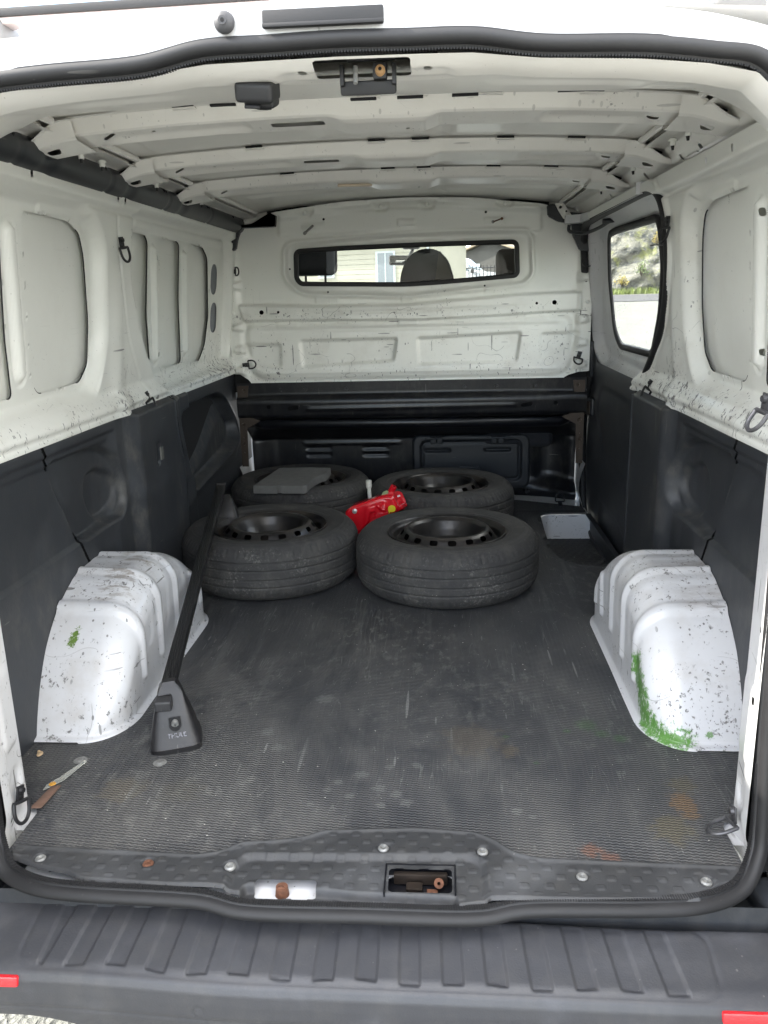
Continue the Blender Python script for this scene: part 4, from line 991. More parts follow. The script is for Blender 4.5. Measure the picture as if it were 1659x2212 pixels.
def mat_arch(s):
    m = white_paint('light_evened_white_'+('left' if s < 0 else 'right'), (.61, .615, .63))  # the walls' white again, with the light at the rear put into its tone
    t = NT.__new__(NT); t.m = m; t.t = m.node_tree; t.b = t.t.nodes['Principled BSDF']
    prev = t.b.inputs['Base Color'].links[0].from_socket
    c = t.co(); sx = t.n('SeparateXYZ', {'Vector': c}); X, Y, Z = sx.outputs
    def stroke(pts, r, amt, sc, col, prev, thr=.35):
        f = None
        for (px, py, pz) in pts:
            d = t.n('VectorMath', operation='DISTANCE'); t.set(d.inputs[0], c); d.inputs[1].default_value = (px, py, pz)
            dd = t.math('DIVIDE', d.outputs['Value'], r); f = dd if f is None else t.math('MINIMUM', f, dd)
        f = t.math('ADD', f, t.math('MULTIPLY', t.math('SUBTRACT', t.noise(sc*2, c, 8, .75), .5), 2.6))
        k = t.ramp(f, 1.0, 1.0-thr)
        g = t.mix(t.noise(120, t.co(scale=(1, 1, .3)), 4, .7), tuple(x*.55 for x in col), tuple(min(1, x*1.6) for x in col))
        k = t.math('MULTIPLY', k, t.ramp(t.noise(160, t.co(scale=(1, 1, .35)), 4, .7), .34, .46)); return t.mix(t.math('MULTIPLY', k, amt), prev, g)
    G = (.075, .20, .030)
    if s > 0:
        prev = stroke([(.640, .57, .125), (.645, .55, .10), (.650, .525, .08), (.652, .51, .05), (.655, .49, .03), (.665, .46, .02), (.68, .44, .008), (.70, .425, .004)], .042, .97, 30, G, prev)
        prev = stroke([(.75, .42, .09), (.752, .415, .075), (.765, .41, .03), (.83, .405, .06), (.735, .408, .006)], .010, .8, 90, G, prev)
        prev = stroke([(.835, .405, .004)], .010, .95, 60, (.04, .12, .03), prev)
        # brown film on top
        f = t.math('MULTIPLY', t.ramp(Z, .22, .30), t.ramp(t.noise(9, t.co(scale=(.5, 1.6, 1)), 6, .65), .42, .68))
        f = t.math('MULTIPLY', f, t.ramp(X, .70, .80)); prev = t.mix(t.math('MULTIPLY', f, .75), prev, (.17, .135, .105))
    else:
        prev = stroke([(-.782, .555, .250), (-.780, .548, .237), (-.782, .54, .223), (-.784, .533, .208), (-.787, .53, .195)], .013, 1., 60, (.10, .17, .03), prev, .1)
        prev = stroke([(-.775, .575, .275), (-.765, .57, .272)], .011, .9, 60, (.10, .17, .03), prev, .1)
        f = t.math('MULTIPLY', t.ramp(Z, .24, .31), t.ramp(t.noise(30, t.co(scale=(.5, 1.6, 1)), 6, .7), .50, .60))
        f = t.math('MULTIPLY', f, t.ramp(t.math('ABSOLUTE', t.math('ADD', X, .72)), .08, .02)); prev = t.mix(t.math('MULTIPLY', f, .7), prev, (.22, .19, .16))
    t.set(t.b.inputs['Base Color'], prev); return m
arch(-1); arch(1)

# ================================================================== TIE-DOWN RINGS
def ring(pos, normal, drop, size=.034, tilt=0., label=None, mat='iron', plate=True, flip=0.):
    """bolt plate on the sheet and a D ring hanging from it"""
    n = Vector(normal).normalized(); d = Vector(drop); d = (d-n*d.dot(n)).normalized(); w = n.cross(d)
    M_ = Matrix.Translation(pos) @ Matrix((w, d, n)).transposed().to_4x4()
    b = B().box((0, 0, .002), (.020, .030, .004), (0, 0, 0), .0012)
    b.cyl((0, -.006, .004), (0, -.006, .010), .0075, .006, 8).cyl((-.009, .016, .006), (.009, .016, .006), .0042)
    b.b.transform(M_); o = b.out('tie_down', mat, van, label)
    r = B(); pts = []
    for k in range(21):
        a = math.pi*k/20; pts.append((.6*size*math.cos(a), .016+.45*size+.75*size*math.sin(a), 0))
    pts = [(.6*size, .016, 0)]+pts+[(-.6*size, .016, 0)]
    r.tube(pts, .0038, 8); r.tube([(.6*size, .016, 0), (-.6*size, .016, 0)], .0038, 8)
    r.b.transform(M_ @ Matrix.Translation((0, .016, .006)) @ Matrix.Rotation(tilt, 4, 'X') @ Matrix.Rotation(flip, 4, 'Y') @ Matrix.Translation((0, -.016, 0)))
    r.out('ring', mat, o)
xw = lambda y, z, s: s*(XS(z)-.062)
ring((xw(1.165, 1.20, -1), 1.165, 1.205), (1, -.25, 0), (0, .15, -1), .034, .15, 'tie-down ring high on the left pillar')
ring((xw(1.37, .72, -1)+.012, 1.375, .725), (1, -.3, 0), (0, .35, -1), .034, .2, 'tie-down ring low on the left pillar')
ring((xw(1.15, 1.21, 1), 1.150, 1.215), (-1, -.25, 0), (0, .1, -1), .034, .2, 'tie-down ring high on the right pillar')
ring((xw(1.42, .72, 1)-.012, 1.42, .73), (-1, -.3, 0), (0, .35, -1), .034, .3, 'tie-down ring low on the right pillar')
ring((-.818, 2.596, 1.16), (0, -1, 0), (1, 0, 0), .030, .9, 'upper left tie-down ring on the bulkhead')
ring((-.785, 2.596, .727), (0, -1, 0), (1, 0, .1), .032, .2, 'lower left tie-down ring on the bulkhead')
ring((.818, 2.592, 1.18), (0, -1, 0), (0, 0, -1), .034, .9, 'upper right tie-down ring on the bulkhead')
ring((.800, 2.592, .745), (0, -1, 0), (-.3, 0, -1), .034, .9, 'lower right tie-down ring on the bulkhead')
ring((-.700, .060, .085), (1, -.2, 0), (0, -.3, -1), .036, .15, 'tie-down ring at the foot of the left rear post')
ring((.698, .055, .070), (-1, -.1, 0), (0, -.2, -1), .040, 1.25, 'tie-down ring at the foot of the right rear post', 'wornring')
ring((.690, .070, .845), (-1, -.2, 0), (0, .1, -1), .030, .55, 'tie-down ring standing out from the right rear post', 'wornring')
ring((.745, 2.66, .006), (0, -.3, 1), (0, 1, .3), .036, 1.1, 'tie-down ring on the white floor flange')
# oval cover discs and bolts on the walls
b = B()
for (y, z) in ((1.47, .712), (2.60, .70), (2.655, .70)): b.cyl((-(XS(z)-.070), y, z), (-(XS(z)-.082), y, z), .010, .008)
b.out('wall_bolt', 'zinc', van)

# ================================================================== BLACK DUCT UNDER THE LEFT CANT RAIL
ys = [.13, .52, .96, 1.02, 1.50, 1.56, 2.05, 2.10, 2.60]
def duct():
    P = [(0.0+.038*math.cos(a), .036*math.sin(a)) for a in np.linspace(0, 2*math.pi, 25)[:-1]]
    yy = np.linspace(.10, 2.63, 180); b = bmesh.new(); R = []
    for y in yy:
        k = 1-.10*sum(math.exp(-((y-q)/.006)**2) for q in (.52, 1.03, 1.53, 2.05))
        notch = sum(math.exp(-((y-q)/.035)**4) for q in (.66, 1.18, 1.69))
        R.append([b.verts.new((-.785+px*k*1.0-.006*notch*(px > 0)+.35*pz*.5, y, 1.362+pz*k-.012*notch*(pz > 0))) for px, pz in P])
    n = len(P)
    for i in range(len(R)-1):
        for k in range(n): b.faces.new((R[i][k], R[i][(k+1) % n], R[i+1][(k+1) % n], R[i+1][k]))
    b.faces.new(R[0]); b.faces.new(R[-1][::-1]); bmesh.ops.recalc_face_normals(b, faces=b.faces)
    me = bpy.data.meshes.new('roof_duct'); b.to_mesh(me); b.free(); return link('roof_duct', me, 'duct', van, 'long black sectioned duct under the left roof edge')
dc = duct()
b = B()
for q in (.47, .49, .97, .99, 1.47, 1.49, 1.99, 2.01, 2.4): b.box((-.765, q, 1.388), (.040, .004, .012), (0, .5, 0))
b.out('duct_slot', 'hole', dc, flat=True)
# black corner pieces where the roof meets the bulkhead
cl_ = B().prism([(-.842, 1.355), (-.60, 1.355), (-.595, 1.395), (-.615, 1.405), (-.63, 1.378), (-.70, 1.362), (-.755, 1.345), (-.775, 1.30), (-.785, 1.255), (-.842, 1.235)], .035, Matrix.Translation((0, 2.585, 0)) @ Matrix.Rotation(rad(90), 4, 'X'), .004)
cl_.out('corner_bracket', 'duct', van, label='black corner bracket, upper left of the bulkhead')
cr2 = B().prism([(.63, 1.405), (.66, 1.41), (.72, 1.375), (.83, 1.36), (.842, 1.20), (.78, 1.21), (.745, 1.28), (.74, 1.325), (.68, 1.335), (.635, 1.36)], .03, Matrix.Translation((0, 2.585, 0)) @ Matrix.Rotation(rad(90), 4, 'X'), .004)
cr2.out('corner_bracket', 'duct', van, label='black corner bracket, upper right of the bulkhead')
B().prism([(.66, 1.41), (.70, 1.41), (.735, 1.36), (.765, 1.33), (.75, 1.325), (.70, 1.345), (.68, 1.375)], .006, Matrix.Translation((0, 2.545, 0)) @ Matrix.Rotation(rad(90), 4, 'X'), .001).out('hinge_plate', 'ivory', van)
B().cyl((.712, 2.539, 1.375), (.712, 2.536, 1.375), .004).cyl((.685, 2.539, 1.392), (.685, 2.53, 1.392), .006).out('hinge_rivet', 'iron', van)

# ================================================================== SLIDING DOOR (right)
XD = .905
DW = [(2.335, 1.262), (2.20, 1.268), (1.52, 1.262), (1.50, 1.11), (1.575, .95), (1.72, .80), (2.26, .797), (2.36, .86), (2.385, 1.085)]
def door_off(U, V):
    f = np.full(U.shape, .0)
    e = poly(U, V, [(1.30, 1.31), (2.50, 1.31), (2.54, 1.1), (2.62, .82), (2.50, .72), (1.60, .70), (1.42, .86), (1.30, 1.08)], .06)
    f = .045*ins(e, .06)
    g = poly(U, V, DW, .05); f += .012*ins(g-.018, .018)
    f += .006*ins(cap(U, V, (2.47, 1.22), (2.50, .95), .018), .01)
    return f
door = hf('sliding_door', 1.10, 2.78, .60, 1.36, .008, lambda U, V: (.868-.12*np.maximum(V-.8, -.1)+door_off(U, V), U, V), lambda U, V: poly(U, V, DW, .05), 'evened_white', van, lambda U, V: .22+.3*(V < .8), label='white inner side of the sliding door with its window')
pd = [Vector((XS(z)+.012, y, z)) for y, z in fillet(DW, .05, 6)]
def sweepx(path, prof, name, mat, parent, ctr):
    b = bmesh.new(); R = []; n = len(path); cen = Vector(ctr)
    for i, p in enumerate(path):
        tg = (path[(i+1) % n]-path[i-1]).normalized(); nn = Vector((1, 0, 0)).cross(tg).normalized(); nn *= 1 if nn.dot(cen-p) > 0 else -1
        R.append([b.verts.new(p+nn*a+Vector((1, 0, 0))*c) for a, c in prof])
    m = len(prof)
    for i in range(n):
        for k in range(m): b.faces.new((R[i][k], R[i][(k+1) % m], R[(i+1) % n][(k+1) % m], R[(i+1) % n][k]))
    bmesh.ops.recalc_face_normals(b, faces=b.faces); me = bpy.data.meshes.new(name); b.to_mesh(me); b.free(); return link(name, me, mat, parent)
sweepx(pd, [(-.008, -.006), (.012, -.008), (.018, .004), (-.006, .008)], 'window_seal', 'seal', door, (.9, 1.95, 1.05))
me = bpy.data.meshes.new('window_pane'); bb = bmesh.new(); bb.faces.new([bb.verts.new((XS(z)+.014, y, z)) for y, z in fillet(DW, .05, 6)]); bb.to_mesh(me); bb.free()
link('window_pane', me, 'glass', door, smooth=False)
def doortrim(U, V):
    x = .872+.008*sm((.3-V)/.4)
    e = poly(U, V, [(2.50, .50), (2.44, .595), (2.34, .620), (1.85, .615), (1.2, .60), (1.2, .10), (1.5, .08), (1.80, .22), (1.92, .29), (2.3, .31)], .08)
    x = x+.006*ins(e, .03); e2 = poly(U, V, [(2.6, -.2), (2.4, .10), (1.95, .10), (1.6, -.05), (1.4, -.2)], .05); x = x+.008*ins(e2, .03)
    return x+.0015*(vnoise(U, V, 6, 4)-.5), U, V
hf('door_trim', 1.40, 2.86, -.16, .80, .009, doortrim, lambda U, V: np.minimum(-poly(U, V, [(1.3, -.2), (2.80, -.2), (2.84, .3), (2.76, .55), (2.70, .70), (2.66, .79), (2.5, .715), (1.3, .705)], .05), 1+0*U), 'trim', door, lambda U, V: .12+0*U, label='black lower trim of the sliding door')
B().box((.868, 2.60, .50), (.035, .075, .085), (0, 0, .25), .012, 3).out('latch_cover', 'duct', door)
B().box((.849, 2.575, .497), (.006, .032, .066), (0, 0, .25), .003).out('latch_plate', 'steel', door)
B().box((.868, 2.64, .72), (.03, .05, .17), (0, 0, .2), .008).out('door_handle', 'duct', door)
# rubber seal round the door opening
DSP = [(2.655, .0), (2.71, .25), (2.70, .45), (2.66, .65), (2.64, .85), (2.62, 1.05), (2.58, 1.22), (2.50, 1.305), (2.30, 1.322), (1.85, 1.326), (1.42, 1.328), (1.28, 1.310), (1.205, 1.235), (1.195, 1.11), (1.262, .97), (1.395, .85), (1.60, .725), (1.675, .66)]
pp = [Vector(((XS(max(z, .72))-.052) if z > .6 else (.852+.01*max(0, .5-z) if z > -.02 else .872), y, z)) for y, z in [(2.10, -.115), (2.40, -.105), (2.56, -.07)]+DSP]
pp = [Vector(p) for p in curvepts(pp, 6)]
B().tube(pp, .017, 10).out('door_seal', 'seal', van, label='black rubber seal round the sliding door opening')
B().tube([p+Vector((-.012, 0, 0)) for p in pp], .0045, 6).out('seal_lip', 'duct', van)
# white guide rail above the door and the black arm under its front end
rl = B().box((.795, 1.93, 1.338), (.030, 1.20, .034), (0, 0, 0), .002)
rl = B().prism([(.775, 1.352), (.812, 1.352), (.812, 1.349), (.779, 1.349), (.779, 1.318), (.775, 1.318)], 1.10, Matrix.Translation((0, 2.50, 0)) @ Matrix.Rotation(rad(90), 4, 'X')).box((.78, 1.405, 1.335), (.045, .012, .036), (0, 0, -.5), .001).prism([(.700, 2.500), (.775, 2.50), (.775, 2.30), (.771, 2.30), (.755, 2.42), (.700, 2.47)], .033, Matrix.Translation((0, 0, 1.318)))
rl = rl.out('guide_rail', 'evened_white', van, label='white guide rail of the sliding door', flat=True)
am = B().tube(curvepts([(.715, 2.46, 1.312), (.715, 2.46, 1.288), (.735, 2.44, 1.278), (.775, 2.40, 1.272), (.815, 2.30, 1.285), (.835, 2.20, 1.300), (.86, 2.12, 1.305)], 5), .0075, 8).box((.835, 2.19, 1.303), (.03, .075, .018), (0, 0, .3), .005)
am.out('guide_arm', 'duct', van, label='black guide arm under the front end of the rail')

# ================================================================== REAR DOORS (swung open beside the opening)
for s in (-1, 1):
    d = B().box((s*.80, -.39, .68), (.05, .78, 1.42), (0, 0, 0), .02, 3)
    d = d.out('rear_door', 'outer', van, label='open white rear door, '+('left' if s < 0 else 'right'))
    B().box((s*.755, -.40, .34), (.012, .62, .58), (0, 0, 0), .02, 2).out('door_lining', 'trim', d)
    B().box((s*.757, -.40, 1.02), (.008, .56, .46), (0, 0, 0), .015, 2).out('door_recess', 'white', d)

# ================================================================== CAB
cab = MAT['cloth'] = simple('dark_seat_cloth', (.020, .021, .026), .85, 0, 300, .5, .0006)
MAT['cloth2'] = simple('brown_grey_seat_cloth', (.05, .044, .04), .9, 0, 300, .5, .0006)
MAT['cloth3'] = simple('blue_grey_seat_cloth', (.16, .17, .20), .8, 0, 300, .4, .0006)
def cab_part(b, *a, **k): return b.out(*a, **k)
hf('cab_roof', -.80, .80, 2.66, 3.75, .05, lambda U, V: (U, V, 1.47-.06*(np.abs(U)/.75)**2.2-.05*sm((V-3.3)/.5)), None, 'ivory', van)
B().box((0, 4.05, .66), (1.7, .60, .22), (0, 0, 0), .05, 3).box((.40, 3.82, .74), (.36, .2, .12), (0, 0, 0), .04, 3).out('dashboard', 'trim', van)
B().box((0, 3.9, -.02), (1.7, 1.7, .03)).out('cab_floor', 'trim', van)
for s in (-1, 1):
    B().box((s*.90, 3.50, .30), (.06, 1.4, .72), (0, 0, 0), .02).box((s*.88, 2.86, 1.0), (.05, .40, .90), (0, s*.08, 0), .02).tube([(s*.80, 3.55, 1.40), (s*.85, 4.25, .85), (s*.87, 4.6, .66)], .035, 8).tube([(s*.80, 2.70, 1.40), (s*.80, 3.60, 1.40)], .03, 8).out('front_door', 'outer', van, label='front door and pillars, '+('left' if s < 0 else 'right'))  # door pillar widened to keep the sun off the seats
bb = bmesh.new(); bb.faces.new([bb.verts.new(p) for p in ((-.78, 3.62, 1.40), (.78, 3.62, 1.40), (.86, 4.62, .68), (-.86, 4.62, .68))]); me = bpy.data.meshes.new('windscreen'); bb.to_mesh(me); bb.free()
link('windscreen', me, 'glass', van, smooth=False)
B().box((0, 4.95, .40), (1.6, .8, .30), (.25, 0, 0), .1, 3).out('bonnet', 'outer', van)
mr = B().box((-.075, 3.55, 1.228), (.125, .028, .055), (0, .03, 0), .014, 3).tube([(-.02, 3.58, 1.25), (.0, 3.60, 1.29)], .010, 8).box((-.01, 3.58, 1.305), (.10, .05, .032), (0, 0, 0), .012, 3)
mr.out('rear_view_mirror', simple('grey_mirror_housing', (.30, .30, .30), .5), van, label='interior mirror behind the windscreen')
B().box((-.075, 3.533, 1.228), (.108, .004, .040), (0, .03, 0), .002).out('mirror_glass', simple('mirror_face', (.5, .5, .5), .08, .9), van)
def seat(x, hw, top, bot, y, name='front_seat', headc='cloth', posts=True, lab='', panel=None):
    b = B().box((x, y, bot-.42), (hw*2+.14, .13, .72), (-.12, 0, 0), .05, 4)
    o = b.out(name, 'cloth', van, label=lab)
    h = B().box((x, y-.02, (top+bot)/2), (hw*2, .10, top-bot), (-.1, 0, 0), min(.045, hw*.45), 5).out('headrest', headc, o)
    if posts: B().cyl((x-.05, y, bot+.02), (x-.05, y, bot-.09), .006).cyl((x+.05, y, bot+.02), (x+.05, y, bot-.09), .006).out('headrest_post', 'black', o)
    return o
a = seat(-.475, .115, 1.325, 1.140, 2.93, lab='driver seat behind the bulkhead window, dark headrest on two posts')
B().box((-.388, 2.872, 1.228), (.045, .03, .17), (-.1, 0, 0), .012, 3).out('headrest_side', 'cloth3', a)
# middle seat: tall rounded one-piece back
prof = [(-.145, .60), (-.140, 1.02), (-.128, 1.14), (-.10, 1.205), (-.05, 1.245), (.01, 1.254), (.06, 1.242), (.105, 1.20), (.130, 1.13), (.142, 1.02), (.15, .60)]
m_ = B().prism([(x+.088, z) for x, z in fillet(prof, .05, 3)], .10, Matrix.Translation((0, 2.96, 0)) @ Matrix.Rotation(rad(90), 4, 'X'), 0).out('middle_seat', 'cloth', van, label='tall rounded dark middle seat back')
B().prism([(.142+.085, .62), (.135+.085, 1.02), (.125+.085, 1.12), (.098+.085, 1.19), (.062+.085, 1.232), (.045+.085, 1.10), (.0+.085, .98), (-.02+.085, .62)], .006, Matrix.Translation((0, 2.857, 0)) @ Matrix.Rotation(rad(90), 4, 'X'), .002).out('seat_panel', 'cloth2', m_)
B().tube([(.229, 2.86, .9), (.226, 2.86, 1.02), (.214, 2.86, 1.12), (.188, 2.86, 1.19), (.150, 2.86, 1.235)], .006, 6).out('piping', 'black', m_)
a = seat(.545, .115, 1.243, 1.03, 2.95, headc='cloth2', posts=False, lab='right front seat with a brown-grey headrest')
B().box((.575, 2.885, 1.16), (.075, .03, .14), (-.1, 0, 0), .012, 3).out('headrest_side', 'cloth3', a)
B().box((.513, 2.878, 1.118), (.022, .02, .03), (0, 0, 0), .004).out('belt_guide', 'black', a)

# ================================================================== WHEELS
def make_wheel():
    root = empty('car_wheel', (0, 0, 0), 'x', 'wheel', 'loose wheels lying flat on the mat')
    P = np.array([(.212, .022), (.225, .012), (.250, .006), (.280, .004), (.302, .012), (.318, .026), (.327, .040), (.3312, .056), (.3325, .068), (.333, .102), (.3325, .137), (.3312, .149), (.327, .165), (.318, .179), (.302, .193), (.280, .201), (.250, .199), (.228, .193), (.214, .184), (.209, .176), (.205, .10), (.212, .022)])
    Lq = np.r_[0, np.cumsum(np.hypot(*np.diff(P, axis=0).T))]; R0 = .333
    def f(U, V):
        a = U/R0; r = np.interp(V, Lq, P[:, 0]); z = np.interp(V, Lq, P[:, 1])
        tread = (r > .325) & (V < Lq[-3])
        for zz, w, d in ((.060, .0042, .006), (.087, .0042, .007), (.118, .0042, .007), (.145, .0042, .006)):
            r = r-d*ins(np.abs(z-zz)-w/2, .0028)*tread
        # shoulder slots and small sipes
        sa = (U % .0232)-.0116
        for z0, z1 in ((.162, .186), (.020, .044)): r = r-.0045*ins(rr(sa, z, -.0018, .0018, z0, z1, .001), .002)*(r > .3)
        sb = ((U+.012) % .0116)-.0058+(z-.1)*.25
        r = r-.0014*ins(np.abs(sb)-.0006, .0016)*(((z > .092) & (z < .113)) | ((z > .122) & (z < .140)) | ((z > .066) & (z < .082)))
        # raised rings and bead rim on the sidewalls
        z = z+.0018*np.exp(-((r-.292)/.0016)**2)*np.sign(z-.1)*(r > .26)+.0015*np.exp(-((r-.240)/.0016)**2)*np.sign(z-.1)*(r > .22)
        return r*np.cos(a), r*np.sin(a), z
    step = 2*math.pi*R0/420
    ty = hf('tyre', 0, 2*math.pi*R0, 0, float(Lq[-1]), step, f, None, 'tyre', root, lambda U, V: np.interp(V, Lq, np.array([0, 0, 0, .05, .2, .7, 1, 1, 1, 1, 1, 1, 1, .8, .35, .12, .06, .05, 0, 0, 0, 0])), vstep=.0024)
    # rim: lip, well, hump with vents, bowl, hub
    Q = np.array([(.214, .184), (.2165, .190), (.2135, .1925), (.209, .188), (.203, .178), (.197, .172), (.193, .150), (.189, .155), (.186, .152), (.179, .162), (.170, .177), (.160, .191), (.150, .199), (.140, .200), (.128, .190), (.114, .160), (.101, .138), (.088, .131), (.060, .129), (.048, .133), (.040, .141), (.034, .141), (.031, .128), (.031, .06)])
    LQ = np.r_[0, np.cumsum(np.hypot(*np.diff(Q, axis=0).T))]; R1 = .168
    vm = float(np.interp(.163, Q[::-1, 0], LQ[::-1]))
    def g(U, V):
        a = U/R1; r = np.interp(V, LQ, Q[:, 0]); z = np.interp(V, LQ, Q[:, 1]); sa = (U % (2*math.pi*R1/16))-math.pi*R1/16
        z = z-.004*np.exp(-(rr(sa, V, -.012, .012, vm-.008, vm+.008, .006)/.004)**2)*0+.003*ins(rr(sa, V, -.019, .019, vm-.013, vm+.02, .01), .010)*0
        b_ = (U % (2*math.pi*R1/5))-math.pi*R1/5
        z = z+.006*ins(np.hypot(b_*(.078/R1), r-.078)-.016, .014)*(r < .11)
        return r*np.cos(a), r*np.sin(a), z
    def hole(U, V):
        r = np.interp(V, LQ, Q[:, 0])
        sa = (U % (2*math.pi*R1/16))-math.pi*R1/16; d = rr(sa, V, -.0150, .0150, vm-.0095, vm+.0095, .008)
        b_ = ((U % (2*math.pi*R1/5))-math.pi*R1/5)
        d2 = (np.hypot(b_*(.078/R1), r-.078)-.008)*1.0
        return np.minimum(d, np.where(V > LQ[15], d2, 1))
    hf('rim', 0, 2*math.pi*R1, 0, float(LQ[-1]), 2*math.pi*R1/288, g, hole, 'rim', root, vstep=.0036)
    B().lathe([(.205, .17), (.19, .10), (.17, .05), (.205, .03)], 48).lathe([(.0, .012), (.20, .012)], 32).out('rim_barrel', 'hole', root)
    return root
def copy_tree(o, parent=None):
    c = o.copy(); C.objects.link(c); c.parent = parent
    for ch in list(o.children):
        if ch.name.split('.')[0] == 'decal': continue
        copy_tree(ch, c)
    return c
wheel0 = make_wheel()
spots = [((.170, 1.530, .003), .3, (.0, 0, 0), 'front right wheel of the four, black tyre with clean black steel rim'),
         ((-.497, 1.610, .003), 1.45, (.0, 0, 0), 'front left wheel of the four, under the roof bar, dull dusty rim'),
         ((-.515, 2.430, .003), 2.2, (.0, 0, 0), 'rear left wheel of the four, with the grey slab lying on it'),
         ((.150, 2.300, .003), .9, (.0, 0, 0), 'rear right wheel of the four, behind the red jack')]
for i, (l, rz, tl, lab) in enumerate(spots):
    w = wheel0 if i == 0 else copy_tree(wheel0)
    w.scale = (1, 1, 1.06); w.location = l; w.rotation_euler = (tl[0], tl[1], rz); w['label'] = lab

# ================================================================== GREY SLAB
slab_pts = [(-.667, 2.085), (-.560, 2.078), (-.556, 2.092), (-.545, 2.092), (-.541, 2.077), (-.445, 2.075), (-.430, 2.090), (-.428, 2.130), (-.418, 2.19), (-.398, 2.25), (-.372, 2.29), (-.365, 2.40), (-.47, 2.415), (-.612, 2.41)]
MAT['slab'] = simple('grey_fibre_slab', (.12, .12, .117), .92, 0, 40, .22, .0012)
sl_ = B().prism(slab_pts, .036, Matrix.Translation((0, 2.10, .212)) @ Matrix.Rotation(.035, 4, 'X') @ Matrix.Translation((0, -2.10, 0)), .0025)
sl_.out('fibre_slab', 'slab', None, 'grey fibre slab with a curved cut on its right edge lying on a wheel', cat='slab')

# ================================================================== RED TROLLEY JACK
MAT['red'] = (lambda t: t.fin(t.mix(t.math('GREATER_THAN', t.noise(38, t.co(), 6, .7), .70), (.60, .006, .016), (.10, .04, .03)), .26, t.bump(t.noise(30, t.co(), 2), .002, .6), Coat_Weight=.6, Coat_Roughness=.08))(NT('red_jack_paint'))
jack = empty('trolley_jack', (-.13, 1.90, .15), 'small red trolley jack wedged between the wheels', 'jack')
JM = Matrix.Translation((0, 1.885, 0)) @ Matrix.Rotation(rad(90), 4, 'X')
def jp(b, name, mat, lab=None, flat=False, **k):
    o = b.out(name, mat, jack, lab, flat, **k); o.matrix_parent_inverse = Matrix.Translation(-jack.location); return o
FP = [(-.243, .180), (-.213, .201), (-.165, .216), (-.11, .238), (-.061, .246), (-.044, .240), (-.030, .212), (-.022, .195), (-.029, .180), (-.063, .171), (-.10, .160), (-.122, .148), (-.150, .125), (-.189, .086), (-.235, .08)]
P3 = [(x, z) for x, z in fillet(FP, .012, 3)]
def plate_front():
    def f(U, V):
        y = 1.885+0*U
        y -= .008*ins(poly(U, V, [(-.17, .10), (-.155, .20), (-.075, .225), (-.07, .18)], .02), .015)
        y += .010*ins(poly(U, V, [(-.150, .115), (-.140, .175), (-.115, .180), (-.12, .14)], .015), .012)
        y -= .006*np.exp(-((np.hypot(U+.085, V-.198)-.008)/.006)**2)+.005*ins(cap(U, V, (-.105, .205), (-.080, .190), .007), .008)
        e = poly(U, V, FP, .012); y += .012*sm((e+.008)/.008)
        return U, y, V
    o = hf('side_plate', -.25, -.015, .075, .25, .0028, f, lambda U, V: -poly(U, V, FP, .012), 'red', jack)
    o.matrix_parent_inverse = Matrix.Translation(-jack.location)
plate_front()
jp(B().prism(P3, .060, Matrix.Translation((0, 1.95, -.004)) @ Matrix.Rotation(rad(90), 4, 'X'), .003), 'body', 'red')
jp(B().prism(fillet([(-.20, .170), (-.194, .193), (-.115, .222), (-.036, .246), (-.014, .242), (.003, .206), (.007, .182), (-.006, .163), (-.04, .158)], .012, 3), .005, Matrix.Translation((0, 1.975, 0)) @ Matrix.Rotation(rad(90), 4, 'X'), .001), 'side_plate', 'red')
jp(B().prism([(-.095, .244), (-.042, .258), (-.040, .240), (-.09, .226)], .035, Matrix.Translation((0, 1.945, 0)) @ Matrix.Rotation(rad(90), 4, 'X'), .004).lathe([(.0095, .02), (.0135, .02), (.0135, -.030), (.0095, -.030)], 20, Matrix.Translation((-.052, 1.93, .258)) @ Vector((.5, -.12, .86)).to_track_quat('Z', 'Y').to_matrix().to_4x4()).cyl((-.052-.008, 1.93, .245), (-.062, 1.933, .228), .012), 'handle_socket', 'red')
jp(B().cyl((-.03, 1.90, .188), (-.03, 1.965, .200), .014).cyl((-.014, 1.912, .192), (.0, 1.965, .186), .010), 'pump_cylinder', 'red')
jp(B().prism([(-.118, .172), (-.065, .183), (-.060, .176), (-.115, .150)], .012, Matrix.Translation((0, 1.882, 0)) @ Matrix.Rotation(rad(90), 4, 'X'), .003), 'lift_arm', 'red')
jp(B().prism([(-.083+x, .249+z) for x, z in ((-.010, -.006), (.016, .000), (.020, .010), (.012, .014), (-.004, .008))], .002, Matrix.Translation((0, 1.909, 0)) @ Matrix.Rotation(rad(90), 4, 'X')), 'green_sticker', simple('green_sticker', (.22, .27, .12), .5, 0, 60, .5))
yel = simple('yellow_label', (.75, .62, .02), .4)
jp(B().prism([(-.050+.0155*math.cos(a), .193+.0145*math.sin(a)) for a in np.linspace(-2.0, 3.4, 20)]+[(-.062, .172)], .002, Matrix.Translation((0, 1.880, 0)) @ Matrix.Rotation(rad(90), 4, 'X')), 'yellow_label', yel)
b = B()
for x, z, r in ((-.203, .183, .0085), (-.050, .193, .0085), (-.111, .174, .006)):
    b.cyl((x, 1.884, z), (x, 1.872, z), r, seg=6).cyl((x, 1.878, z), (x, 1.868, z), r*.6).cyl((x, 1.886, z), (x, 1.879, z), r*1.2)
jp(b, 'bolt', 'chrome')
jp(B().box((-.022, 1.905, .240), (.012, .002, .006), (0, -.2, 0)).box((-.132, 1.889, .2275), (.006, .002, .009), (0, .4, 0)), 'white_sticker', simple('white_sticker', (.7, .7, .72), .5))
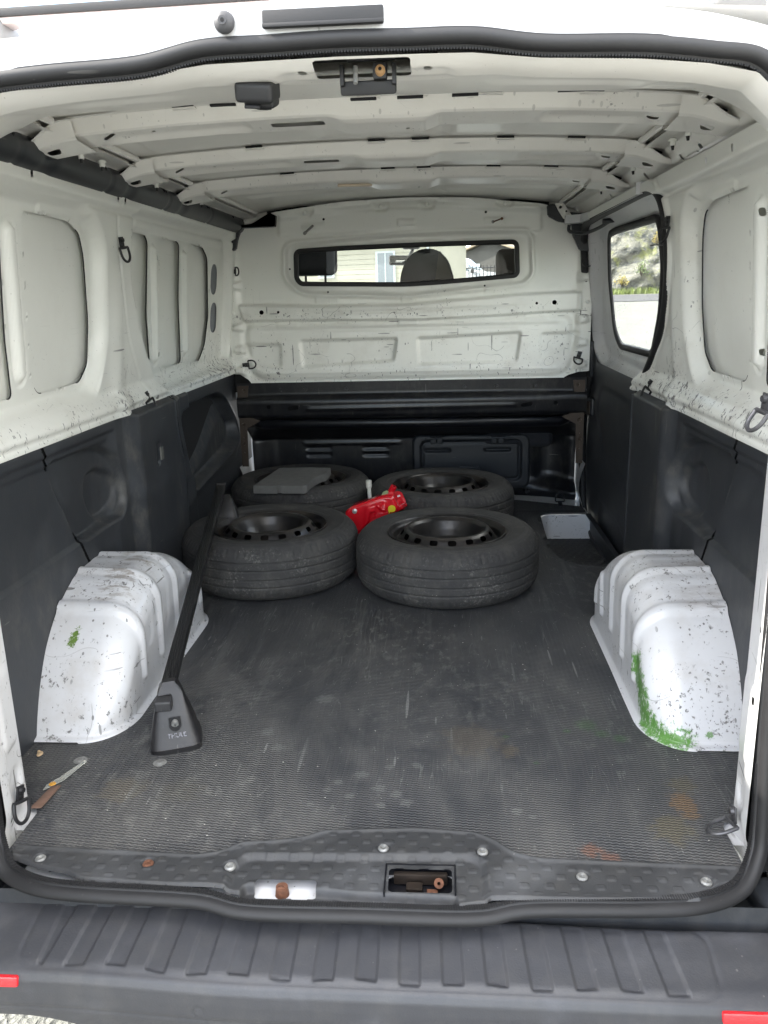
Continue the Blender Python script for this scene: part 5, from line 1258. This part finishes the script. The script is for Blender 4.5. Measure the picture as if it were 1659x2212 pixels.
# wheel wrench standing behind the jack
wr = B().cyl((-.145, 2.03, .005), (-.156, 2.05, .240), .0085, seg=14).cyl((-.156, 2.05, .236), (-.1565, 2.051, .246), .0085, .0125, seg=14).cyl((-.1565, 2.051, .246), (-.157, 2.052, .272), .0125, .0125, seg=14).cyl((-.157, 2.052, .272), (-.157, 2.052, .275), .0125, .010, seg=14)
wr.out('wheel_wrench', simple('dull_grey_steel', (.55, .55, .50), .5, .1, 80, .2, .0003), None, 'grey socket wheel wrench sticking up behind the red jack', cat='wrench')

# ================================================================== ROOF BAR WITH FEET (lying in the van)
A = Vector((-.505, .375, .118)); Bq = Vector((-.728, 1.800, .312)); ax = (Bq-A).normalized()
upv = Vector((0, -.10, 1)); upv = (upv-ax*upv.dot(ax)).normalized(); wx = ax.cross(upv).normalized()
MB_ = Matrix.Translation(A) @ Matrix((wx, ax, upv)).transposed().to_4x4()
BLn = (Bq-A).length
bar0 = empty('roof_bar', (A.x, A.y, 0), 'black ribbed roof bar with a key-locked plastic foot leaning over the wheel', 'roof bar')
def bp(b, name, mat, mtx=None, **k):
    if mtx is not None: b.b.transform(mtx)
    o = b.out(name, mat, bar0, **k); o.matrix_parent_inverse = Matrix.Translation(-bar0.location); return o
MAT['barblack'] = plastic('ribbed_bar_coating', (.010, .010, .011), .34, dust=.3)
MAT['foot'] = plastic('foot_plastic', (.011, .0105, .0115), .40, dust=.4, grain=.00015)
b = B().box((0, BLn/2, 0), (.034, BLn-.02, .022), (0, 0, 0), .003)
bo = bp(b, 'bar', 'barblack', MB_)
b = B()
for i in range(5): b.box((-.0125+.00625*i, BLn/2, .0115), (.0026, BLn-.03, .0030), (0, 0, 0), .0006, 1)
bp(b, 'ridge', 'barblack', MB_)
MAT['endcap'] = plastic('worn_end_cap', (.03, .03, .032), .5, dust=.8)
bp(B().box((0, -.004, 0), (.038, .030, .026), (0, 0, 0), .005, 3), 'end_cap', 'endcap', MB_)
bp(B().box((0, BLn, 0), (.037, .020, .025), (0, 0, 0), .004, 3), 'end_cap', 'endcap', MB_)
def foot(mtx, name='foot'):
    S_ = [(0, .0600, .034, -.050, 0), (.014, .0610, .036, -.052, 0), (.016, .0595, .034, -.050, 0), (.030, .0585, .033, -.046, 0), (.034, .0550, .031, -.043, 0), (.060, .0500, .030, -.034, 0), (.085, .0430, .028, -.024, .0), (.110, .0350, .026, -.012, 0), (.130, .0300, .024, -.002, 0), (.148, .0240, .020, .008, 0), (.156, .016, .014, .014, 0)]
    b = bmesh.new(); R = []
    for h, w, yb, yf, _ in S_:
        ring_ = []
        for k in range(32):
            a = 2*math.pi*k/32; c, s_ = math.cos(a), math.sin(a); n = .42
            x = w*abs(c)**n*(1 if c > 0 else -1); yy = (abs(s_)**n)
            y = (yb+.02)*yy if s_ > 0 else yf*yy
            ring_.append(b.verts.new((x, y+.045, h)))
        R.append(ring_)
    for i in range(len(R)-1):
        for k in range(32): b.faces.new((R[i][k], R[i][(k+1) % 32], R[i+1][(k+1) % 32], R[i+1][k]))
    b.faces.new(R[0][::-1]); b.faces.new(R[-1]); bmesh.ops.recalc_face_normals(b, faces=b.faces)
    q = B(); me = bpy.data.meshes.new('t'); b.to_mesh(me); b.free(); q.b.from_mesh(me); q.b.transform(mtx)
    return bp(q, name, 'foot')
FM = Matrix.Translation((-.478, .352, .001)) @ Matrix.Rotation(rad(17), 4, 'Z') @ Matrix.Rotation(rad(-2), 4, 'Y')
ft = foot(FM)
MI = Matrix.Translation(-bar0.location)
def on_foot(b, name, mat, mtx=Matrix(), label=None):
    b.b.transform(FM @ mtx); o = b.out(name, mat, ft, label); return o
tl = Matrix.Rotation(rad(-27), 4, 'X')
on_foot(B().prism([(-.0135, .012), (-.0135, -.010), (-.008, -.018), (0, -.021), (.008, -.018), (.0135, -.010), (.0135, .012)], .006, Matrix.Translation((.005, .013, .072)) @ Matrix.Rotation(rad(72), 4, 'X'), .001), 'lock_recess', 'hole')
on_foot(B().cyl((.005, .013, .074), (.005, .0035, .071), .0085, .0082, 20).cyl((.005, .0036, .071), (.005, .0025, .0707), .0065), 'lock', 'zinc')
on_foot(B().box((.005, .0022, .0706), (.0016, .001, .007)), 'keyhole', 'hole')
fc = bpy.data.curves.new('lettering', 'FONT'); fc.body = 'THULE'; fc.size = .0145; fc.extrude = .0003; fc.align_x = 'CENTER'; fc.offset = .0004
fo = bpy.data.objects.new('lettering', fc); me = bpy.data.meshes.new_from_object(fo); bpy.data.objects.remove(fo)
me.transform(FM @ Matrix.Translation((.006, .0035, .0375)) @ Matrix.Rotation(rad(77), 4, 'X'))
def worn_print():
    t = NT('worn_silver_print'); m = t.ramp(t.noise(220, t.co(), 3, .7), .38, .58)
    return t.fin(t.mix(m, (.03, .03, .032), (.22, .22, .25)), .5)
o = link('lettering', me, worn_print(), ft, smooth=False)
FM2 = Matrix.Translation((-.690, 1.70, .170)) @ Matrix.Rotation(rad(8), 4, 'Z')
foot(FM2 @ Matrix.Diagonal((.85, .9, .75, 1)))

# ================================================================== ROOF RACK BAR ABOVE THE ROOF EDGE
rk = empty('roof_rack_bar', (-.60, .22, 1.46), 'roof rack cross bar with black top strip above the rear roof edge', 'roof rack')
def rp(b, name, mat, **k):
    o = b.out(name, mat, rk, **k); o.matrix_parent_inverse = Matrix.Translation(-rk.location); return o
rp(B().box((0, .22, 1.524), (1.50, .045, .014), (0, -.012, 0), .003), 'black_strip', 'seal')
rp(B().box((0, .222, 1.5125), (1.50, .040, .011), (0, -.012, 0), .003), 'bar', simple('anodised_bar', (.52, .44, .42), .35, .4))
for s in (-1, 1): rp(B().box((s*.640, .23, 1.487), (.085, .08, .040), (0, s*.1, 0), .014, 3).box((s*.64, .23, 1.468), (.06, .06, .03), (0, 0, 0), .01), 'foot', simple('grey_rack_foot', (.13, .13, .13), .5))

# ================================================================== SMALL LOOSE THINGS
def flatpoly(pts, name, mat, lab, cat, z=.006, h=.0012):
    b = B().prism(pts, h, Matrix.Translation((0, 0, z))); return b.out(name, mat, None, lab, True, cat=cat)
MAT['shard'] = (lambda t: t.fin((.75, .76, .70), .12, None, 0, Transmission_Weight=.7, IOR=1.4))(NT('clear_plastic'))
flatpoly([(-.680, .305), (-.673, .300), (-.693, .225), (-.722, .185), (-.724, .205), (-.708, .235)], 'plastic_sliver', 'shard', 'clear pointed plastic sliver near the left rear post', 'litter')
flatpoly([(-.708, .200), (-.688, .200), (-.694, .120), (-.718, .118)], 'rusty_strip', simple('brown_clear_strip', (.16, .10, .075), .35, 0, 60, .6), 'short brown strip lying beside the clear sliver', 'litter', .008)
B().sph((-.7105, .206, .009), .008, (1, 1, .2)).out('amber_flake', simple('amber', (.55, .28, .05), .4), None, 'amber flake where the sliver and the brown strip meet', cat='litter')
B().sph((-.80, .33, .006), .007, (1, 1.5, .5)).sph((-.806, .338, .007), .004).out('dry_leaf_crumb', simple('dry_crumb', (.45, .33, .20), .8), None, 'tan crumb by the foot of the left side trim', cat='litter')
# cable tie and its loop on the right pillar
ct = B().tube(curvepts([(.843, 1.165, 1.175), (.835, 1.19, 1.10), (.835, 1.205, 1.03), (.835, 1.185, 1.000), (.838, 1.150, 1.02), (.842, 1.142, 1.09), (.843, 1.158, 1.175)], 6), .0022, 6)
ct.tube(curvepts([(.838, 1.17, 1.125), (.825, 1.22, 1.145), (.815, 1.30, 1.160), (.80, 1.36, 1.162)], 5), .0018, 6).box((.836, 1.165, 1.12), (.010, .014, .012), (.3, 0, 0), .003)
ct.out('cable_tie', 'duct', None, 'black cable tie loop hanging from the upper right pillar ring', cat='cable tie')
rod_ = B().cyl((-.862, .40, 1.322), (-.805, .385, 1.318), .009).cyl((-.86, .40, 1.322), (-.84, .395, 1.321), .014)
rod_.out('threaded_stud', 'trim', van)

# ================================================================== OUTSIDE
def gz(X, Y):
    d = np.maximum(np.asarray(Y, float)-3., 0)
    return -.58+.0375*d*(1-np.exp(-d/4.))
MAT['ground'] = None
def mat_ground():
    t = NT('gravel_yard'); c = t.co(); 
    n = t.noise(.35, c, 4); g = t.noise(38, c, 4, .8); v = t.n('TexVoronoi', {'Scale': 60.}); t.set(v.inputs['Vector'], c)
    base = t.mix(n, (.085, .09, .078), (.13, .13, .112)); base = t.mix(t.ramp(g, .4, .65), base, (.15, .15, .135))
    pt = t.ramp(t.noise(1.5, t.co(scale=(1, .35, 1)), 5), .5, .7); base = t.mix(t.math('MULTIPLY', pt, .4), base, (.18, .175, .16))
    return t.fin(base, .95, t.bump(t.math('ADD', g, v.outputs['Distance']), .012, 1.))
MAT['ground'] = mat_ground()
_o = _link
gr = hf('ground', -400, 400, -400, 400, 20, lambda U, V: (U, V, gz(U, V)-.02), lambda U, V: rr(U, V, -60, 60, -20, 60, .1), 'ground', None, kind='structure')
gr2 = hf('yard', -60.5, 60.5, -20.5, 60.5, 1.0, lambda U, V: (U, V, gz(U, V)+.0), None, 'ground', None, kind='structure')
MAT['asphalt'] = simple('road_asphalt', (.045, .045, .047), .9, 0, 3, .25, .002)
hf('road', -50, 50, 33.5, 39.5, .5, lambda U, V: (U, V+.04*U, gz(U, V+.04*U)+.02), None, 'asphalt', None, kind='structure')

# rock cliff
def mat_rock():
    t = NT('rock'); c = t.co(scale=(1, 1, 1), rot=(0, .62, 0))
    w = t.noise(1.2, t.co(scale=(.5, .5, 3.2), rot=(0, .62, 0)), 6, .65); f = t.noise(7, c, 6, .7)
    base = t.mix(t.ramp(w, .36, .62), (.045, .05, .05), (.17, .165, .135)); base = t.mix(t.ramp(f, .50, .68), base, (.26, .25, .21))
    m = t.ramp(t.noise(1.1, c, 5, .7), .52, .66); base = t.mix(t.math('MULTIPLY', m, .7), base, (.20, .21, .06))
    return t.fin(base, .9, t.bump(f, .15, 1.))
MAT['rock'] = mat_rock()
def cliff_f(U, V):
    cs, sn = math.cos(.55), math.sin(.55)
    p, q = U*cs+V*sn, -U*sn+V*cs
    d = 2.2*vnoise(p*.3, q, .9, 21)+1.1*vnoise(p*.4, q, 2.6, 22)+.5*vnoise(p, q, 5, 23)+.22*vnoise(p, q, 11, 24)
    d = d+.35*np.abs(vnoise(p*.25, q, 4.2, 25)-.5)*2
    k = sm((U-6.2)/3.5); return U, 42.5+.04*U+V*.55-d*.55*k+.3*(V < .5), gz(U, 42.)+(V*.95)*(.05+.95*k)-.3
hf('rock_cliff', 6.2, 34, 0, 15, .16, cliff_f, None, 'rock', None, smooth=False, kind='structure')

LEAF = {}
def leaf_mat(n, col):
    t = NT(n); base = t.mix(t.noise(2, t.co(), 3), tuple(x*.6 for x in col), tuple(min(1, x*1.5) for x in col))
    return t.fin(base, .6, Subsurface_Weight=0.)
for n, c_ in (('yellow', (.20, .16, .03)), ('green', (.075, .11, .025)), ('orange', (.36, .14, .02)), ('dull', (.16, .15, .06))): LEAF[n] = leaf_mat('leaf_'+n, c_)
def foliage(name, centre, R, n, ls, mat, lab, cat, seed, group=None, trunk=True):
    rng = random.Random(seed); v = []; f = []
    for i in range(n):
        a, e, r = rng.uniform(0, 6.28), rng.uniform(-.4, 1.4), rng.random()**.45
        k = 1+.35*math.sin(a*3+seed)
        p = Vector((math.cos(a)*math.cos(e)*R[0]*r*k, math.sin(a)*math.cos(e)*R[1]*r, math.sin(e)*R[2]*r*k+R[2]*.3))
        d1 = Vector((rng.gauss(0, 1), rng.gauss(0, 1), rng.gauss(0, 1))).normalized()*ls; d2 = d1.orthogonal().normalized()*ls*.6
        j = len(v); v += [p-d1, p+d2, p+d1, p-d2]; f.append((j, j+1, j+2, j+3))
    me = bpy.data.meshes.new('leaves'); me.from_pydata(v, [], f)
    root = empty(name, centre, lab, cat, group)
    _link('leaves', me, LEAF[mat], root, smooth=False)
    b = B()
    for k in range(5):
        a = k*1.3+seed; b.tube([(0, 0, -.1), (R[0]*.3*math.cos(a), R[1]*.3*math.sin(a), R[2]*.4), (R[0]*.6*math.cos(a), R[1]*.6*math.sin(a), R[2]*.9)], .02, 5, rs=[.03, .02, .008])
    me = bpy.data.meshes.new('stem'); b.b.to_mesh(me); b.b.free(); _link('stem', me, simple('bark'+str(seed), (.07, .055, .04), .9), root)
    return root
def cl(x, v): 
    X, Y, Z = cliff_f(np.array([[float(x)]]), np.array([[float(v)]])); return (float(X[0, 0]), float(Y[0, 0])-.3, float(Z[0, 0]))
for i, (x, v, R, n, ls, m, lab) in enumerate([
    (8.3, 1.2, (.6, .4, .45), 260, .05, 'dull', 'pale bush low on the rock face, left in the side window'),
    (10.2, 1.3, (.35, .3, .5), 220, .05, 'green', 'green bush low on the rock face, right in the side window'),
    (9.3, .8, (.35, .3, .3), 200, .05, 'yellow', 'small yellow bush at the foot of the rock face'),
    (8.6, 4.6, (1.0, .5, .7), 520, .07, 'dull', 'pale bush on the upper rock face'),
    (10.2, 4.9, (1.0, .5, .8), 520, .07, 'green', 'green bush near the top of the rock face'),
    (11.2, 2.9, (.3, .3, .35), 140, .05, 'yellow', 'yellow bush halfway up the rock face at the right')]):
    foliage('bush', cl(x, v), R, n, ls, m, lab, 'bush', i+3)
# grass strip at the foot of the cliff
rng = np.random.RandomState(5); N = 9000; gx = rng.uniform(-4, 26, N); gy = 41.2+.04*gx+rng.uniform(-.9, .9, N); gh = rng.uniform(.08, .38, N); an = rng.uniform(0, 3.14, N); zz = gz(gx, gy)
wv = .035; v = np.stack([np.stack([gx-wv*np.cos(an), gy-wv*np.sin(an), zz], -1), np.stack([gx+wv*np.cos(an), gy+wv*np.sin(an), zz], -1), np.stack([gx+rng.uniform(-.1, .1, N), gy+rng.uniform(-.1, .1, N), zz+gh], -1)], 1).reshape(-1, 3)
me = bpy.data.meshes.new('grass'); me.from_pydata(v.tolist(), [], np.arange(3*N).reshape(-1, 3).tolist())
_link('grass', me, leaf_mat('grass_blades', (.10, .13, .025)), None, smooth=False, kind='stuff')

# pale boarded building ahead
MAT['siding'] = simple('cream_boards', (.30, .285, .23), .8, 0, 1.5, .12)
MAT['greytrim'] = simple('grey_trim', (.35, .38, .38), .7); MAT['winglass'] = simple('dark_window', (.10, .12, .14), .1)
MAT['roofsheet'] = simple('grey_roof_sheet', (.30, .31, .30), .6)
bl = empty('boarded_building', (-3.65, 29, .38), 'cream boarded building seen through the bulkhead window', 'building', rot=(0, 0, rad(-14)))
def bq_(b, name, mat, lab=None, flat=True, parent=None):
    return b.out(name, mat, parent or bl, lab, flat) if True else None
link_save = link; link = _link
g0 = float(gz(0, 29))-.38
bq_(B().box((-1.2, 2.5, 1.3), (10.0, 5, 3.4)), 'wall', 'siding')
for k in range(15): bq_(B().box((-1.2, -.012, .15+k*.17), (10.0, .03, .155), (.05, 0, 0)), 'board', 'siding')
bq_(B().prism([(-.35, 2.62), (2.7, 3.5), (5.4, 2.62), (5.4, 2.75), (2.7, 3.66), (-.4, 2.72)], 10.8, Matrix.Translation((-6.6, 0, 0)) @ Matrix(((0, 0, 1, 0), (1, 0, 0, 0), (0, 1, 0, 0), (0, 0, 0, 1)))), 'roof', 'roofsheet')
for x, z, w_, h_ in ((-.25, 1.72, .5, .65), (2.0, 1.45, .6, 1.35)):
    f_ = bq_(B().box((x, -.03, z), (w_+.12, .06, h_+.12)).box((x, -.065, z), (.04, .02, h_)), 'window', 'greytrim'); bq_(B().box((x-w_*.25, -.062, z), (w_*.44, .01, h_)).box((x+w_*.25, -.062, z), (w_*.44, .01, h_)), 'pane', 'winglass', parent=f_)
bq_(B().box((-1.75, -.25, 1.62), (.50, .42, .14), (.2, 0, 0), .02).box((-1.75, -.05, 1.62), (.1, .1, .4)), 'wall_lamp', 'greytrim')
bq_(B().cyl((3.55, -.08, -.3), (3.55, -.08, 2.6), .05).cyl((-6.1, -.2, 2.62), (3.7, -.2, 2.62), .07), 'gutter', 'greytrim')
b2 = empty('garage_block', (-.12, 31, .45), 'grey block beside the cream building', 'building', rot=(0, 0, rad(-14)))
o = B().box((0, 1.5, 1.2), (1.0, 3, 4.2)).out('wall', simple('grey_blue_wall', (.22, .25, .26), .8), b2, None, True)
B().box((.2, -.03, 1.0), (.9, .06, 2.1)).out('door', 'greytrim', b2, None, True)
B().box((0, 1.4, 3.35), (1.2, 3.4, .12)).out('roof', 'roofsheet', b2, None, True)
# houses far behind
MAT['tiles'] = simple('brown_shingles', (.22, .18, .13), .85, 0, 4, .3); MAT['redtiles'] = simple('red_tiles', (.30, .05, .02), .8, 0, 4, .3); MAT['greywood'] = simple('grey_wood', (.05, .047, .044), .85, 0, 3, .3)
def house(name, loc, rz, w, d, h, rh, wall, roof, lab):
    r = empty(name, loc, lab, 'house', rot=(0, 0, rz))
    W_ = B().prism([(-w/2, -1.5), (w/2, -1.5), (w/2, h), (0, h+rh), (-w/2, h)], d, Matrix.Translation((0, d, 0)) @ Matrix.Rotation(rad(90), 4, 'X')).out('wall', wall, r, None, True)
    o = .35
    for s in (-1, 1):
        b = B().prism([(0, h+rh+.05), (s*(w/2+o), h-rh*o/(w/2)+.05), (s*(w/2+o), h-rh*o/(w/2)+.17), (0, h+rh+.17)], d+.8, Matrix.Translation((0, d+.4, 0)) @ Matrix.Rotation(rad(90), 4, 'X')); b.out('roof_slope', roof, r, None, True)
    for x in (-w*.22, w*.22):
        q = B().box((x, -.03, h*.5), (.9, .08, 1.1)).out('window', 'greytrim', r, None, True); B().box((x, -.08, h*.5), (.7, .02, .9)).out('pane', 'winglass', q, None, True)
house('dark_gabled_house', (3.2, 50, 1.3), rad(-24), 4.8, 6, 1.9, .85, 'greywood', 'tiles', 'dark wooden house with a pale shingled gable roof behind the pickup')
house('red_roofed_house', (.6, 66, 1.7), rad(70), 7, 12, 2.8, 1.6, 'siding', 'redtiles', 'red-roofed house behind the dark gabled one')
# tree behind
foliage('garden_tree', (5.6, 62, 2.6), (2.2, 2, 2.6), 1500, .2, 'yellow', 'yellow-green tree behind the dark gabled house', 'tree', 31)

# white pickup
pk = empty('pickup_truck', (1.0, 39, float(gz(0, 39))+.05), 'white pickup truck parked beyond the fence', 'pickup truck', rot=(0, 0, rad(-18)))
pk.scale = (1.06, 1.06, 1.08)
MAT['carwhite'] = simple('white_car_paint', (.42, .43, .45), .25, 0, 5, .03, 0, Coat_Weight=.6)
MAT['carglass'] = simple('car_window', (.06, .09, .11), .06); MAT['carblack'] = simple('car_tyre', (.02, .02, .02), .8)
side = [(-2.5, .45), (-2.5, 1.05), (-1.0, 1.10), (-.75, 1.12), (-.62, 1.70), (.35, 1.74), (1.05, 1.16), (2.1, 1.05), (2.38, .85), (2.4, .45)]
B().prism(side, 1.75, Matrix.Translation((0, .87, 0)) @ Matrix.Rotation(rad(90), 4, 'X'), .05).out('body', 'carwhite', pk)
B().prism([(-.55, 1.16), (-.50, 1.60), (.30, 1.64), (.82, 1.18)], 1.78, Matrix.Translation((0, .89, 0)) @ Matrix.Rotation(rad(90), 4, 'X')).box((.72, 0, 1.43), (.05, 1.45, .62), (0, -.88, 0)).out('window', 'carglass', pk, None, True)
for x in (-1.55, 1.5):
    for s in (-1, 1):
        w_ = B().cyl((x, s*.80, .36), (x, s*.92, .36), .36, seg=24).out('wheel', 'carblack', pk); B().cyl((x, s*.91, .36), (x, s*.93, .36), .20, seg=16).out('rim', 'zinc', w_)
B().box((1.0, -1.0, 1.15), (.12, .2, .16), (0, 0, 0), .03).out('side_mirror', 'carblack', pk)
B().box((2.36, -.6, .85), (.08, .35, .16), (0, 0, 0), .03).out('headlight', 'zinc', pk); B().box((2.36, .6, .85), (.08, .35, .16), (0, 0, 0), .03).out('headlight', 'zinc', pk)
# metal fence before it
fn = empty('metal_fence', (2.6, 34, float(gz(0, 34))), 'thin dark metal bar fence in front of the white pickup', 'fence')
bar = B().cyl((0, 0, 0), (0, 0, 1.6), .018, seg=6).out('fence_bar', 'iron', fn); bar.location.x = -2.4
for k in range(1, 34):
    c = bar.copy(); C.objects.link(c); c.location.x = -2.4+k*.15
B().cyl((-2.5, 0, 1.5), (2.7, 0, 1.5), .022, seg=6).out('fence_rail', 'iron', fn); B().cyl((-2.5, 0, .2), (2.7, 0, .2), .022, seg=6).out('fence_rail', 'iron', fn)
link = link_save
